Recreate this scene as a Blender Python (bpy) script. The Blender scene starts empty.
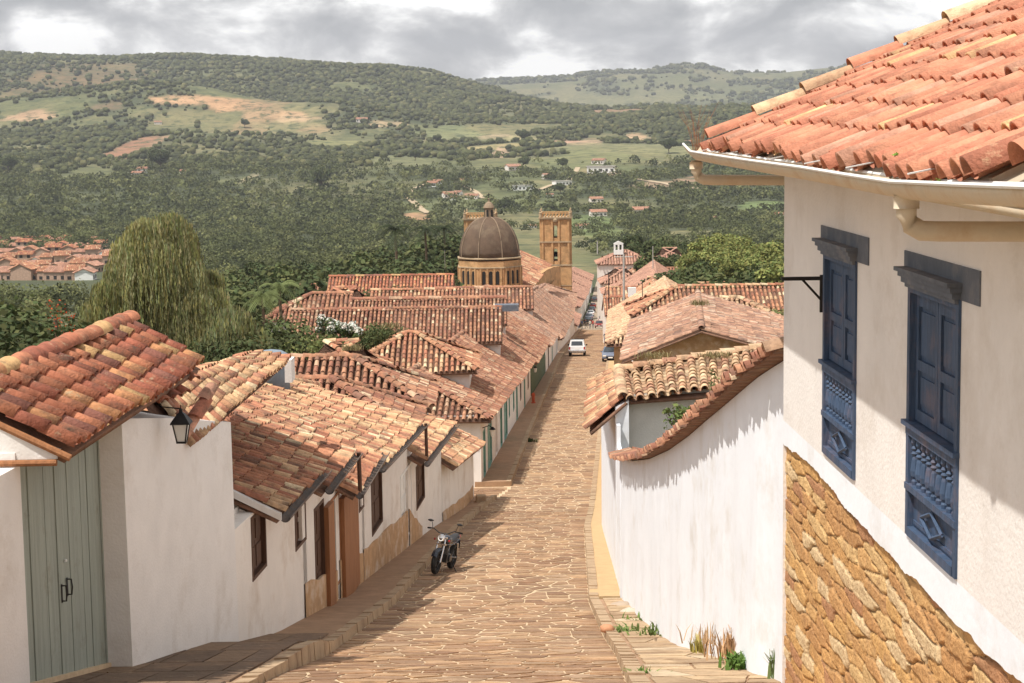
import bpy, bmesh, math, random
import numpy as np
from mathutils import Vector, Matrix
random.seed(7); rng = np.random.default_rng(11)
scene = bpy.context.scene; col = scene.collection
rad = math.radians
# ------------------------------------------------------------------ camera
F = 1773.; TH = rad(6.8); PH = .014
fw = np.array([0, math.cos(TH), -math.sin(TH)]); u0 = np.array([0, math.sin(TH), math.cos(TH)]); r0 = np.array([1., 0, 0])
RT = math.cos(PH)*r0-math.sin(PH)*u0; UP = math.cos(PH)*u0+math.sin(PH)*r0
cam = bpy.data.cameras.new("camera"); camo = bpy.data.objects.new("camera", cam); col.objects.link(camo)
camo.matrix_world = Matrix(((RT[0], UP[0], -fw[0], 0), (RT[1], UP[1], -fw[1], 0), (RT[2], UP[2], -fw[2], 0), (0, 0, 0, 1)))
cam.sensor_width = 36; cam.lens = F/1024*36; cam.clip_start = .2; cam.clip_end = 40000
scene.camera = camo
# ------------------------------------------------------------------ light
SUN = np.array([-.41, -.34, 1.]); SUN /= np.linalg.norm(SUN)
sel = math.asin(SUN[2]); saz = math.atan2(SUN[0], SUN[1])
sl = bpy.data.lights.new("sun", 'SUN'); sl.energy = 4.2; sl.angle = rad(.6); sl.color = (1, .95, .87)
so = bpy.data.objects.new("sun", sl); col.objects.link(so)
so.rotation_euler = Vector(SUN).to_track_quat('Z', 'Y').to_euler()
w = bpy.data.worlds.new("World"); scene.world = w; w.use_nodes = True
nt = w.node_tree; nt.nodes.clear()
def N(nt, t, **k):
    n = nt.nodes.new(t)
    for a, b in k.items():
        if a.startswith('i_'): n.inputs[int(a[2:]) if a[2:].isdigit() else a[2:]].default_value = b
        else: setattr(n, a, b)
    return n
L = nt.links.new
out = N(nt, 'ShaderNodeOutputWorld'); bg = N(nt, 'ShaderNodeBackground'); bg.inputs[1].default_value = .1
sky = N(nt, 'ShaderNodeTexSky', sky_type='NISHITA', sun_disc=False, sun_elevation=sel, sun_rotation=saz, altitude=1300, dust_density=2.5)
tc = N(nt, 'ShaderNodeTexCoord'); mp = N(nt, 'ShaderNodeMapping'); mp.inputs['Scale'].default_value = (10, 10, 19)
mp.inputs['Location'].default_value = (3.1, .4, 2.2)
n1 = N(nt, 'ShaderNodeTexNoise', noise_dimensions='3D'); n1.inputs['Scale'].default_value = 1.35; n1.inputs['Detail'].default_value = 9; n1.inputs['Roughness'].default_value = .56; n1.inputs['Distortion'].default_value = .25
cr = N(nt, 'ShaderNodeValToRGB'); e = cr.color_ramp.elements
e[0].position = .40; e[0].color = (3.3, 3.26, 3.28, 1); e[1].position = .60; e[1].color = (12., 11.8, 11.4, 1)
m_ = e.new(.475); m_.color = (4.8, 4.7, 4.65, 1); m_ = e.new(.53); m_.color = (7.0, 6.85, 6.7, 1)
mx = N(nt, 'ShaderNodeMixRGB'); mx.inputs[0].default_value = .9
L(tc.outputs['Generated'], mp.inputs[0]); L(mp.outputs[0], n1.inputs['Vector']); L(n1.outputs[0], cr.inputs[0])
L(sky.outputs[0], mx.inputs[1]); L(cr.outputs[0], mx.inputs[2]); L(mx.outputs[0], bg.inputs[0]); L(bg.outputs[0], out.inputs[0])
scene.view_settings.view_transform = 'Standard'; scene.view_settings.look = 'None'; scene.view_settings.exposure = .35; scene.view_settings.gamma = 1
scene.render.resolution_x = 1024; scene.render.resolution_y = 683
# ------------------------------------------------------------------ helpers
def at(px, py, Y):
    d = fw+(px-512)/F*RT-(py-341.5)/F*UP
    return d/d[1]*Y
def lerp(a, b, t): return a+(b-a)*t
def nrm(v): v = np.asarray(v, float); return v/(np.linalg.norm(v)+1e-12)
def hsh(ix, iy, s):
    h = (ix.astype(np.int64)*374761393+iy.astype(np.int64)*668265263+s*69069) & 0x7fffffff
    h = ((h ^ (h >> 13))*1274126177) & 0x7fffffff
    return ((h ^ (h >> 16)) & 0xffff)/65535.
def vnoise(x, y, s=0):
    x = np.asarray(x, float); y = np.asarray(y, float)
    ix = np.floor(x); iy = np.floor(y); fx = x-ix; fy = y-iy; fx = fx*fx*(3-2*fx); fy = fy*fy*(3-2*fy)
    ix = ix.astype(np.int64); iy = iy.astype(np.int64)
    return (hsh(ix, iy, s)*(1-fx)+hsh(ix+1, iy, s)*fx)*(1-fy)+(hsh(ix, iy+1, s)*(1-fx)+hsh(ix+1, iy+1, s)*fx)*fy
def fbm(x, y, o=4, s=0):
    x = np.asarray(x, float); y = np.asarray(y, float); a = .5; t = 0; n = 0
    for k in range(o): t = t+a*vnoise(x*2**k+17.3*k, y*2**k-9.1*k, s+k); n += a; a *= .5
    return t/n
def wloc(o):
    v = np.zeros(3)
    while o is not None: v += np.array(o.location); o = o.parent
    return v
def mk(name, V, Fc, mat, parent=None, cols=None, smooth=False, mi=None):
    """V (n,3) world coordinates; Fc array (m,4) / (m,3) or a list of tuples"""
    me = bpy.data.meshes.new(name); V = np.asarray(V, float)
    if parent is not None: V = V-wloc(parent)
    if isinstance(Fc, np.ndarray):
        k = Fc.shape[1]; me.vertices.add(len(V)); me.vertices.foreach_set('co', V.astype(np.float32).ravel())
        me.loops.add(Fc.size); me.loops.foreach_set('vertex_index', Fc.astype(np.int32).ravel())
        me.polygons.add(len(Fc)); me.polygons.foreach_set('loop_start', (np.arange(len(Fc))*k).astype(np.int32))
        me.polygons.foreach_set('loop_total', np.full(len(Fc), k, np.int32)); me.update(calc_edges=True)
    else:
        me.from_pydata([tuple(v) for v in V], [], [tuple(int(i) for i in f) for f in Fc]); me.update()
    for m in (mat if isinstance(mat, (list, tuple)) else [mat]): me.materials.append(m)
    if mi is not None: me.polygons.foreach_set('material_index', np.asarray(mi, np.int32))
    if cols is not None:
        a = me.color_attributes.new('Col', 'FLOAT_COLOR', 'POINT')
        c = np.ones((len(V), 4), np.float32); c[:, :3] = cols; a.data.foreach_set('color', c.ravel())
    if smooth: me.polygons.foreach_set('use_smooth', np.ones(len(me.polygons), bool))
    o = bpy.data.objects.new(name, me); col.objects.link(o)
    if parent is not None: o.parent = parent
    return o
class MB:
    """collects simple shapes for one mesh"""
    def __init__(s): s.V = []; s.F = []; s.C = []
    def add(s, V, Fs, c=None):
        n = len(s.V); s.V.extend([tuple(map(float, v)) for v in V]); s.F.extend([tuple(i+n for i in f) for f in Fs])
        s.C.extend([c if c is not None else (1, 1, 1)]*len(V)); return s
    def box(s, c, d, rz=0, top=1., cc=None):
        x, y, z = [k/2 for k in d]; P = []
        for sz in (-1, 1):
            k = top if sz > 0 else 1
            for sx, sy in ((-1, -1), (1, -1), (1, 1), (-1, 1)):
                a, b = sx*x*k, sy*y*k
                P.append((c[0]+a*math.cos(rz)-b*math.sin(rz), c[1]+a*math.sin(rz)+b*math.cos(rz), c[2]+sz*z))
        return s.add(P, [(0, 3, 2, 1), (4, 5, 6, 7), (0, 1, 5, 4), (1, 2, 6, 5), (2, 3, 7, 6), (3, 0, 4, 7)], cc)
    def obox(s, o, a, b, c, cc=None):
        """box spanned by vectors a,b,c from corner o"""
        o, a, b, c = [np.asarray(k, float) for k in (o, a, b, c)]
        P = [o, o+a, o+a+b, o+b, o+c, o+a+c, o+a+b+c, o+b+c]
        return s.add(P, [(0, 3, 2, 1), (4, 5, 6, 7), (0, 1, 5, 4), (1, 2, 6, 5), (2, 3, 7, 6), (3, 0, 4, 7)], cc)
    def tube(s, pts, r, n=8, cc=None, cap=True):
        pts = [np.asarray(p, float) for p in pts]; rs = r if hasattr(r, '__len__') else [r]*len(pts)
        base = len(s.V); V = []; Fs = []
        for i, p in enumerate(pts):
            t = nrm(pts[min(i+1, len(pts)-1)]-pts[max(i-1, 0)])
            a = nrm(np.cross(t, (0, 0, 1) if abs(t[2]) < .95 else (0, 1, 0))); b = np.cross(t, a)
            for k in range(n):
                q = 2*math.pi*k/n; V.append(p+rs[i]*(math.cos(q)*a+math.sin(q)*b))
        for i in range(len(pts)-1):
            for k in range(n): Fs.append((i*n+k, i*n+(k+1) % n, (i+1)*n+(k+1) % n, (i+1)*n+k))
        if cap: Fs.append(tuple(range(n))); Fs.append(tuple((len(pts)-1)*n+k for k in reversed(range(n))))
        return s.add(V, Fs, cc)
    def lathe(s, c, prof, n=16, cc=None, a0=0):
        V = []; Fs = []
        for r, z in prof:
            for k in range(n):
                q = a0+2*math.pi*k/n; V.append((c[0]+r*math.cos(q), c[1]+r*math.sin(q), c[2]+z))
        for i in range(len(prof)-1):
            for k in range(n): Fs.append((i*n+k, i*n+(k+1) % n, (i+1)*n+(k+1) % n, (i+1)*n+k))
        Fs.append(tuple(reversed(range(n)))); Fs.append(tuple((len(prof)-1)*n+k for k in range(n)))
        return s.add(V, Fs, cc)
    def xf(s, loc, rz=0, k=1.):
        c, q = math.cos(rz), math.sin(rz)
        s.V = [(loc[0]+k*(x*c-y*q), loc[1]+k*(x*q+y*c), loc[2]+k*z) for x, y, z in s.V]; return s
    def build(s, name, mat, parent=None, smooth=False, col_=False):
        return mk(name, np.array(s.V), s.F, mat, parent, cols=np.array(s.C) if col_ else None, smooth=smooth)
def tag(o, label, cat, group=None, kind=None):
    if label: o['label'] = label
    if cat: o['category'] = cat
    if group: o['group'] = group
    if kind: o['kind'] = kind
    return o
def thing(name, label, cat, loc=(0, 0, 0), rz=0, group=None):
    o = bpy.data.objects.new(name, None); col.objects.link(o); o.location = loc; o.rotation_euler = (0, 0, rz); o.empty_display_size = .3
    return tag(o, label, cat, group)
def dup(root, loc, rz, label, group=None, sc=1):
    r = root.copy(); col.objects.link(r); r.location = loc; r.rotation_euler = (0, 0, rz); r['label'] = label; r.scale = (sc, sc, sc) if not hasattr(sc, '__len__') else sc
    if group: r['group'] = group
    for ch in list(root.children):
        c = ch.copy(); col.objects.link(c); c.parent = r
        for g in list(ch.children):
            d = g.copy(); col.objects.link(d); d.parent = c
    return r
# ------------------------------------------------------------------ materials
def material(name, base, rough=.85, var=.15, scale=3., bump=.0, bscale=None, attr=False, dirt=None, dscale=.6, dlo=.5, dhi=.7, metal=0, spec=.3, trans=0, wood=False, bdist=.02, d2=None, d2s=5., streak=None):
    m = bpy.data.materials.new(name); m.use_nodes = True; t = m.node_tree; t.nodes.clear(); l = t.links.new
    o = N(t, 'ShaderNodeOutputMaterial'); p = N(t, 'ShaderNodeBsdfPrincipled')
    p.inputs['Roughness'].default_value = rough; p.inputs['Metallic'].default_value = metal; p.inputs['Specular IOR Level'].default_value = spec
    tc = N(t, 'ShaderNodeTexCoord'); geo = N(t, 'ShaderNodeNewGeometry')
    pos = geo.outputs['Position']
    if wood:
        mpp = N(t, 'ShaderNodeMapping'); mpp.inputs['Scale'].default_value = (9, 9, .7); l(pos, mpp.inputs[0]); pos = mpp.outputs[0]
    n = N(t, 'ShaderNodeTexNoise'); n.inputs['Scale'].default_value = scale; n.inputs['Detail'].default_value = 6; n.inputs['Roughness'].default_value = .65; l(pos, n.inputs['Vector'])
    mr = N(t, 'ShaderNodeMapRange'); mr.inputs[1].default_value = .25; mr.inputs[2].default_value = .75; mr.inputs[3].default_value = 1-var; mr.inputs[4].default_value = 1+var; l(n.outputs[0], mr.inputs[0])
    if attr:
        c = N(t, 'ShaderNodeAttribute', attribute_name='Col'); cs = c.outputs['Color']
    else:
        c = N(t, 'ShaderNodeRGB'); c.outputs[0].default_value = (*base, 1); cs = c.outputs[0]
    mul = N(t, 'ShaderNodeVectorMath', operation='SCALE'); l(cs, mul.inputs[0]); l(mr.outputs[0], mul.inputs['Scale']); cs = mul.outputs[0]
    if dirt is not None:
        n2 = N(t, 'ShaderNodeTexNoise'); n2.inputs['Scale'].default_value = dscale; n2.inputs['Detail'].default_value = 8; n2.inputs['Roughness'].default_value = .7; l(geo.outputs['Position'], n2.inputs['Vector'])
        r2 = N(t, 'ShaderNodeMapRange'); r2.inputs[1].default_value = dlo; r2.inputs[2].default_value = dhi; l(n2.outputs[0], r2.inputs[0])
        mx = N(t, 'ShaderNodeMixRGB'); l(r2.outputs[0], mx.inputs[0]); l(cs, mx.inputs[1]); mx.inputs[2].default_value = (*dirt, 1); cs = mx.outputs[0]
    for (cc_, sc_, mpv, lo, hi) in (([(d2, d2s, (1, 1, 1), .6, .72)] if d2 else [])+([(streak, 1., (2.6, 2.6, .45), .6, .95), (streak, 1., (.8, .8, 1.2), .56, .8)] if streak else [])):
        mq = N(t, 'ShaderNodeMapping'); mq.inputs['Scale'].default_value = mpv; mq.inputs['Location'].default_value = (3.3, 7.1, 1.9); l(geo.outputs['Position'], mq.inputs[0])
        n3 = N(t, 'ShaderNodeTexNoise'); n3.inputs['Scale'].default_value = sc_; n3.inputs['Detail'].default_value = 7; n3.inputs['Roughness'].default_value = .72; l(mq.outputs[0], n3.inputs['Vector'])
        r3 = N(t, 'ShaderNodeMapRange'); r3.inputs[1].default_value = lo; r3.inputs[2].default_value = hi; r3.inputs[4].default_value = .5 if streak else .8; l(n3.outputs[0], r3.inputs[0])
        m3 = N(t, 'ShaderNodeMixRGB'); l(r3.outputs[0], m3.inputs[0]); l(cs, m3.inputs[1]); m3.inputs[2].default_value = (*cc_, 1); cs = m3.outputs[0]
    l(cs, p.inputs['Base Color'])
    if bump:
        nb = N(t, 'ShaderNodeTexNoise'); nb.inputs['Scale'].default_value = bscale or scale*4; nb.inputs['Detail'].default_value = 5; l(pos, nb.inputs['Vector'])
        b = N(t, 'ShaderNodeBump'); b.inputs['Strength'].default_value = bump; b.inputs['Distance'].default_value = bdist; l(nb.outputs[0], b.inputs['Height']); l(b.outputs[0], p.inputs['Normal'])
    if trans:
        tr = N(t, 'ShaderNodeBsdfTranslucent'); l(cs, tr.inputs[0]); ms = N(t, 'ShaderNodeMixShader'); ms.inputs[0].default_value = trans
        l(p.outputs[0], ms.inputs[1]); l(tr.outputs[0], ms.inputs[2]); l(ms.outputs[0], o.inputs[0])
    else: l(p.outputs[0], o.inputs[0])
    return m
M = {}
M['tile'] = material('roof_tile', (.4, .2, .12), .92, .34, 6, .7, 30, attr=True, dirt=(.12, .08, .058), dscale=3.1, dlo=.49, dhi=.72, d2=(.5, .42, .27), d2s=5.5)
M['newtile'] = material('orange_roof_tile', (.5, .2, .12), .88, .26, 7, .55, 40, attr=True, dirt=(.25, .115, .075), dscale=3.4, dlo=.5, dhi=.74, d2=(.66, .42, .26), d2s=6)
M['plaster'] = material('white_plaster', (.79, .755, .725), .92, .06, 1.5, .35, 25, dirt=(.56, .49, .42), dscale=.55, dlo=.52, dhi=.86, streak=(.5, .43, .36))
M['plaster_bright'] = material('whitewash', (.8, .83, .88), .92, .05, 1.5, .25, 10, dirt=(.6, .56, .5), dscale=.8, dlo=.54, dhi=.85, bdist=.02, streak=(.58, .55, .5))
M['plaster_warm'] = material('cream_plaster', (.8, .745, .69), .92, .06, 1.5, .3, 25, dirt=(.5, .38, .28), dscale=.6, dlo=.52, dhi=.85, streak=(.5, .38, .28))
M['grey_plaster'] = material('grey_plaster', (.7, .68, .64), .92, .1, 2, .4, 25)
M['ochre'] = material('ochre_plinth', (.5, .31, .17), .92, .25, 3, .4, 20, dirt=(.62, .52, .42), dscale=1.5)
M['stone'] = material('sandstone_masonry', (.55, .33, .15), .95, .25, 9, .9, 26, attr=True, dirt=(.34, .19, .1), dscale=4, dlo=.52, dhi=.78, bdist=.03)
M['mortar'] = material('clay_mortar', (.36, .22, .11), .95, .25, 8, .8, 30)
M['flag'] = material('flagstone', (.45, .33, .22), .85, .28, 4, .9, 9, attr=True, dirt=(.22, .135, .08), dscale=1.1, dlo=.46, dhi=.7, bdist=.05, d2=(.5, .39, .25), d2s=2.2)
M['joint'] = material('pale_mortar', (.58, .44, .29), .92, .18, 6, .4, 30)
M['walkway'] = material('clay_pavement', (.35, .22, .135), .9, .25, 2.5, .5, 18, dirt=(.28, .17, .1), dscale=1.1, dlo=.45, dhi=.75)
M['kerbstone'] = material('kerbstone', (.42, .3, .19), .9, .25, 4, .6, 20, dirt=(.24, .15, .09), dscale=2)
M['paleyellow'] = material('yellow_pavement', (.5, .34, .18), .9, .12, 3, .3, 20)
M['greendoor'] = material('sage_green_paint', (.31, .34, .295), .7, .18, 1.2, .5, 4, wood=True, dirt=(.2, .19, .14), dscale=2, dlo=.56, dhi=.8)
M['blue'] = material('blue_paint', (.052, .085, .15), .6, .35, 1.5, .5, 6, wood=True, dirt=(.17, .13, .15), dscale=2.6, dlo=.5, dhi=.76)
M['bluegrey'] = material('blue_grey_paint', (.12, .135, .165), .75, .25, 3, .3, 12, dirt=(.2, .19, .19), dscale=3)
M['brownwood'] = material('brown_wood', (.1, .05, .03), .7, .3, 2, .4, 6, wood=True)
M['redwood'] = material('reddish_wood', (.3, .13, .055), .7, .3, 2, .5, 6, wood=True)
M['teal'] = material('teal_paint', (.2, .36, .31), .7, .15, 2, .2, 8, wood=True)
M['darkgreen'] = material('dark_green_paint', (.05, .1, .055), .7, .15, 2)
M['dark'] = material('interior_shade', (.025, .022, .02), .9, .2, 3)  # near-black colour standing in for the shade inside openings
M['iron'] = material('black_iron', (.03, .028, .028), .5, .2, 6, metal=.5)
M['rust'] = material('weathered_gutter_metal', (.13, .105, .09), .7, .35, 6, .3, 20, dirt=(.2, .1, .05), dscale=4)
M['pvc'] = material('cream_plastic_gutter', (.62, .52, .39), .6, .15, 3, .15, 12, dirt=(.46, .31, .18), dscale=3, dlo=.48, dhi=.75)
M['white'] = material('white_paint', (.8, .8, .78), .5, .05, 4)
M['lampglass'] = material('frosted_glass', (.72, .72, .68), .35, .05, 4)
M['chrome'] = material('steel', (.6, .6, .62), .25, .05, 4, metal=1)
M['rubber'] = material('rubber', (.02, .02, .02), .8, .1, 10)
M['blackpaint'] = material('black_gloss_paint', (.02, .025, .04), .25, .1, 5, spec=.6)
M['engine'] = material('engine_metal', (.09, .09, .095), .4, .2, 12, metal=.8)
M['seat'] = material('black_vinyl', (.03, .03, .032), .55, .1, 8)
M['lightlens'] = material('lens', (.8, .8, .78), .12, .02, 4, spec=.8)
M['redlens'] = material('red_lens', (.35, .02, .02), .2, .05, 4)
M['carglass'] = material('car_glass', (.04, .05, .06), .1, .05, 4, spec=.8)
M['carwhite'] = material('white_car_paint', (.72, .73, .74), .3, .03, 2, spec=.5)
M['carblue'] = material('grey_blue_car_paint', (.16, .19, .26), .3, .03, 2, spec=.5)
M['carred'] = material('dark_red_car_paint', (.25, .04, .035), .3, .03, 2, spec=.5)
M['cargrey'] = material('dark_grey_car_paint', (.06, .06, .065), .3, .03, 2, spec=.5)
M['church'] = material('golden_sandstone', (.52, .31, .15), .92, .28, .9, .7, 5, dirt=(.3, .19, .09), dscale=.5, dlo=.48, dhi=.72, bdist=.1)
M['churchpale'] = material('pale_cornice_stone', (.4, .3, .19), .92, .2, 1.5, .4, 5, dirt=(.22, .17, .12), dscale=.8)
M['dome'] = material('weathered_dome_shell', (.115, .075, .05), .8, .3, .6, .4, 6, dirt=(.2, .15, .1), dscale=.4, dlo=.5, dhi=.8)
M['bark'] = material('bark', (.12, .085, .055), .95, .3, 6, .8, 20)
M['leaf'] = material('foliage', (.07, .1, .03), .75, .12, 2, attr=True, trans=.22, spec=.15)
M['dryleaf'] = material('dry_grass', (.45, .3, .16), .9, .2, 5, attr=True)
M['concrete'] = material('concrete', (.4, .38, .35), .9, .15, 4, .3, 20)
M['cloth'] = material('clothing', (.3, .3, .3), .9, .1, 8)
M['tank'] = material('grey_blue_tank', (.2, .25, .3), .5, .1, 3)
def solid(name, c): 
    if name not in M: M[name] = material(name, c, .8, .08, 5)
    return M[name]
# ------------------------------------------------------------------ terrain
PD = [-300, 0, 10, 21, 24, 30, 33.5, 41, 46, 59, 69, 77, 100, 176, 190, 228, 355, 500, 700, 1000, 1400, 1800, 2500, 3500, 4500, 6000, 8000, 12000]
PZ = [20, -1.9, -4.1, -6.78, -7.5, -9.05, -9.8, -11.1, -11.75, -13.5, -15., -15.75, -17.4, -23.3, -24.4, -27.9, -39.7, -50, -60, -72, -76, -67, -32, 20, 52, 95, 150, 150]
def Zp(y): return np.interp(y, PD, PZ)
def bumpf(x, y, cx, cy, sx, sy): return np.exp(-((x-cx)/sx)**2-((y-cy)/sy)**2)
def sst(a, b, x): t = np.clip((x-a)/(b-a), 0, 1); return t*t*(3-2*t)
RX = np.array([-200, 0, 100, 200, 300, 400, 440, 490, 530, 580, 640, 720, 1100])
RYY = np.array([50, 51, 56, 53, 59, 65, 71, 86, 97, 106, 110, 112, 112])+5.5
RZ = (130+.014*(512-RX)-RYY)/F*5200
FX = np.array([300, 430, 480, 560, 620, 665, 690, 705, 730, 780, 850, 1024, 1300]); FY = np.array([80, 82, 79, 75, 69, 66, 62, 64, 71, 71, 64, 75, 80])+3.5
FZ = (130+.014*(512-FX)-FY)/F*9500
def H(x, y):
    x = np.asarray(x, float); y = np.asarray(y, float)
    z = Zp(y)
    ppx = 512+F*x/np.maximum(y, 1)
    big = fbm(x/700., y/700., 4, 3)-.5; sm = fbm(x/170., y/170., 4, 8)-.5
    amp = sst(900, 3500, y)
    z = z+big*(60*amp)+sm*22*sst(800, 2600, y)
    tgt = np.interp(ppx, RX, RZ)+(fbm(x/260., y/900., 4, 31)-.5)*22
    k = sst(3300, 5200, y)**1.1
    z = z*(1-k)+tgt*k+(fbm(x/420., y/330., 4, 51)-.5)*110*k*(1-k)*2.2
    k2 = sst(5300, 6800, y); z = z*(1-k2)+(20)*k2
    # far ridge to the right
    tgt2 = np.interp(ppx, FX, FZ)+(fbm(x/500., y/2000., 4, 77)-.5)*26
    k3 = sst(6600, 9500, y); z = z*(1-k3)+(tgt2*k3)+(fbm(x/700., y/700., 4, 57)-.5)*170*k3*(1-k3)*2
    z = z*(1-sst(9700, 12500, y))+100*sst(9700, 12500, y)
    # mounds in front of the left ridge
    z = z+72*bumpf(x, y, -810, 3450, 260, 260)+48*bumpf(x, y, -560, 3450, 200, 160)+34*bumpf(x, y, -330, 3300, 200, 150)
    z = z+45*bumpf(x, y, 1100, 7600, 700, 500)
    # shallow lane either side of the street stays level
    return z
def hit(px, py, y0=500, y1=12000):
    ys = np.geomspace(y0, y1, 900); r = at(px, py, 1.)
    d = r[2]*ys-H(r[0]*ys, ys); i = np.argmax(d < 0)
    if not (d < 0).any(): return np.array([r[0]*y1, y1, 0])
    Y = ys[i]; return np.array([r[0]*Y, Y, float(H(r[0]*Y, Y))])
# ground sheet
ts = np.concatenate([np.linspace(-1.3, -.42, 22)[:-1], np.linspace(-.42, .42, 560), np.linspace(.42, 1.3, 22)[1:]])
ysr = np.concatenate([np.linspace(-280, 0, 16)[:-1], np.linspace(0, 90, 46)[:-1], np.linspace(90, 700, 75)[:-1], np.geomspace(700, 3000, 110)[:-1], np.geomspace(3000, 5600, 110)[:-1], np.geomspace(5600, 13000, 90)])
T, Yg = np.meshgrid(ts, ysr); Xg = T*(Yg+330)*np.where(Yg > 400, 1, 1)
Zg = H(Xg, Yg)-np.where(Yg < 700, .35, 0)
BARE = [ # px,py,rx(px),ry(px), strength, colour
 (75, 88, 70, 13, .55, (.2, .13, .065)), (190, 101, 45, 4, 1, (.44, .27, .15)), (235, 107, 34, 6, 1, (.4, .24, .13)), (275, 116, 42, 5, 1, (.42, .27, .15)), (300, 119, 22, 3, 1, (.42, .29, .17)), (30, 118, 30, 3.5, 1, (.38, .25, .15)), (132, 146, 18, 9, .9, (.3, .15, .09)), (165, 137, 5, 16, .8, (.33, .2, .12)),
 (108, 107, 22, 6, .5, (.27, .17, .1)), (385, 124, 22, 3, .9, (.4, .29, .17)), (265, 105, 20, 6, .6, (.3, .2, .11)), (315, 130, 18, 4, .6, (.33, .22, .12)), (560, 142, 30, 3, 1, (.45, .27, .18)), (590, 141, 12, 3, 1, (.4, .27, .17)), (620, 113, 30, 3, .8, (.34, .2, .12)), (640, 140, 14, 4, .9, (.45, .3, .18)), (660, 184, 40, 4, .8, (.3, .2, .13)), (695, 181, 22, 6, .8, (.32, .2, .13)), (600, 172, 22, 5, .7, (.37, .22, .13)), (420, 215, 22, 4, .9, (.4, .23, .13)), (415, 223, 14, 4, .9, (.3, .2, .1)),
 (490, 147, 34, 3, .9, (.32, .26, .12)), (525, 140, 18, 3, .9, (.35, .3, .15)), (350, 145, 40, 4, .7, (.25, .24, .1)), (400, 160, 40, 5, .5, (.2, .2, .1)), (310, 125, 60, 4, .5, (.25, .22, .11)), (495, 136, 16, 2.5, .8, (.4, .3, .18)), (445, 134, 40, 5, .6, (.2, .22, .1)), (500, 155, 8, 3, .8, (.45, .3, .2)), (470, 195, 30, 3, .7, (.35, .23, .14)), (545, 183, 30, 5, .7, (.28, .22, .12)), (520, 205, 30, 5, .4, (.17, .19, .07)), (650, 148, 90, 6, .7, (.22, .21, .1)),
 (630, 105, 90, 9, .35, (.2, .19, .09)), (760, 95, 70, 8, .3, (.19, .2, .1)), (770, 206, 26, 5, .8, (.15, .2, .07)), (740, 212, 20, 4, .6, (.15, .19, .07)), (445, 205, 55, 12, .5, (.15, .17, .065)), (520, 190, 60, 18, .5, (.15, .165, .065)), (590, 160, 70, 12, .6, (.16, .175, .07)), (610, 235, 30, 10, .6, (.14, .19, .06)), (590, 225, 26, 8, .7, (.14, .19, .06)), (80, 84, 60, 5, .5, (.22, .14, .07)), (270, 162, 20, 3, .6, (.3, .24, .12)), (250, 178, 5, 5, .7, (.4, .32, .2)), (505, 110, 30, 6, .5, (.22, .2, .1))]
def pxpy(x, y, z):
    dz = x*fw[0]+y*fw[1]+z*fw[2]; return 512+F*(x*RT[0]+y*RT[1]+z*RT[2])/dz, 341.5-F*(x*UP[0]+y*UP[1]+z*UP[2])/dz
PATCH = []
for (px, py, rx, ry, st, c) in BARE:
    c0 = hit(px, py); a = hit(px, max(py-ry, 0)); b = hit(px, py+ry)
    PATCH.append((c0[0], c0[1], rx/F*c0[1], max(20., min(abs(a[1]-b[1])/2, .12*c0[1])), st, c))
def landcover(x, y):
    """returns woods weight and colour of the soil/grass"""
    n1 = fbm(x/230., y/330., 4, 21); n2 = fbm(x/60., y/90., 4, 44); n3 = fbm(x/900., y/900., 3, 60)
    woods = sst(.515, .63, n1*.6+n2*.3+n3*.2)
    ppx = 512+F*x/np.maximum(y, 1)
    forest = sst(3600, 4200, y)*(1-sst(5900, 6600, y)); woods = np.maximum(woods, forest*np.where(ppx < 560, 1, .6)*sst(.3, .5, n1*.5+n2*.5))
    nearw = (1-sst(1500, 2200, y)); woods = np.maximum(woods, nearw*sst(500, 420, ppx)*sst(.2, .4, n2)); woods = np.maximum(woods, nearw*sst(560, 640, ppx)*sst(.36, .52, n2)*.9)
    woods = np.maximum(woods, sst(3300, 2000, y)*sst(420, 300, ppx)*sst(.3, .52, n2*.7+n1*.3))
    c = np.empty(x.shape+(3,)); g1 = np.array([.125, .13, .055]); g2 = np.array([.19, .17, .08]); f = sst(.35, .65, fbm(x/120., y/200., 3, 71))[..., None]
    c[:] = g1*(1-f)+g2*f
    wc = np.array([.065, .075, .038]); c = c*(1-woods[..., None])+wc*woods[..., None]
    dis = np.zeros(x.shape)
    jx = (fbm(x/50., y/80., 3, 91)-.5); 
    for (cx, cy, sx, sy, st, pc) in PATCH:
        q = ((x-cx)/sx)**2+((y-cy)/sy)**2+jx*2.2
        k = st*sst(1.15, .7, q); c = c*(1-k[..., None])+np.array(pc)*k[..., None]; dis = np.maximum(dis, np.minimum(1, k*1.5))
    # farm track winding on the valley side
    return woods*(1-dis), c
Wg, Cg = landcover(Xg, Yg)
near = sst(600, 350, Yg)[..., None]; Cg = Cg*(1-near)+np.array([.14, .12, .06])*near
ny, nx = Xg.shape; idx = np.arange(ny*nx).reshape(ny, nx)
Fg = np.stack([idx[:-1, :-1], idx[:-1, 1:], idx[1:, 1:], idx[1:, :-1]], -1).reshape(-1, 4)
M['land'] = material('hillside_ground', (.1, .12, .05), .95, .35, .035, .5, .2, attr=True, dirt=(.06, .075, .032), dscale=.05, dlo=.5, dhi=.62, bdist=3)
tag(mk('terrain', np.stack([Xg, Yg, Zg], -1).reshape(-1, 3), Fg, M['land'], cols=Cg.reshape(-1, 3), smooth=True), None, None, kind='structure')
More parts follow.
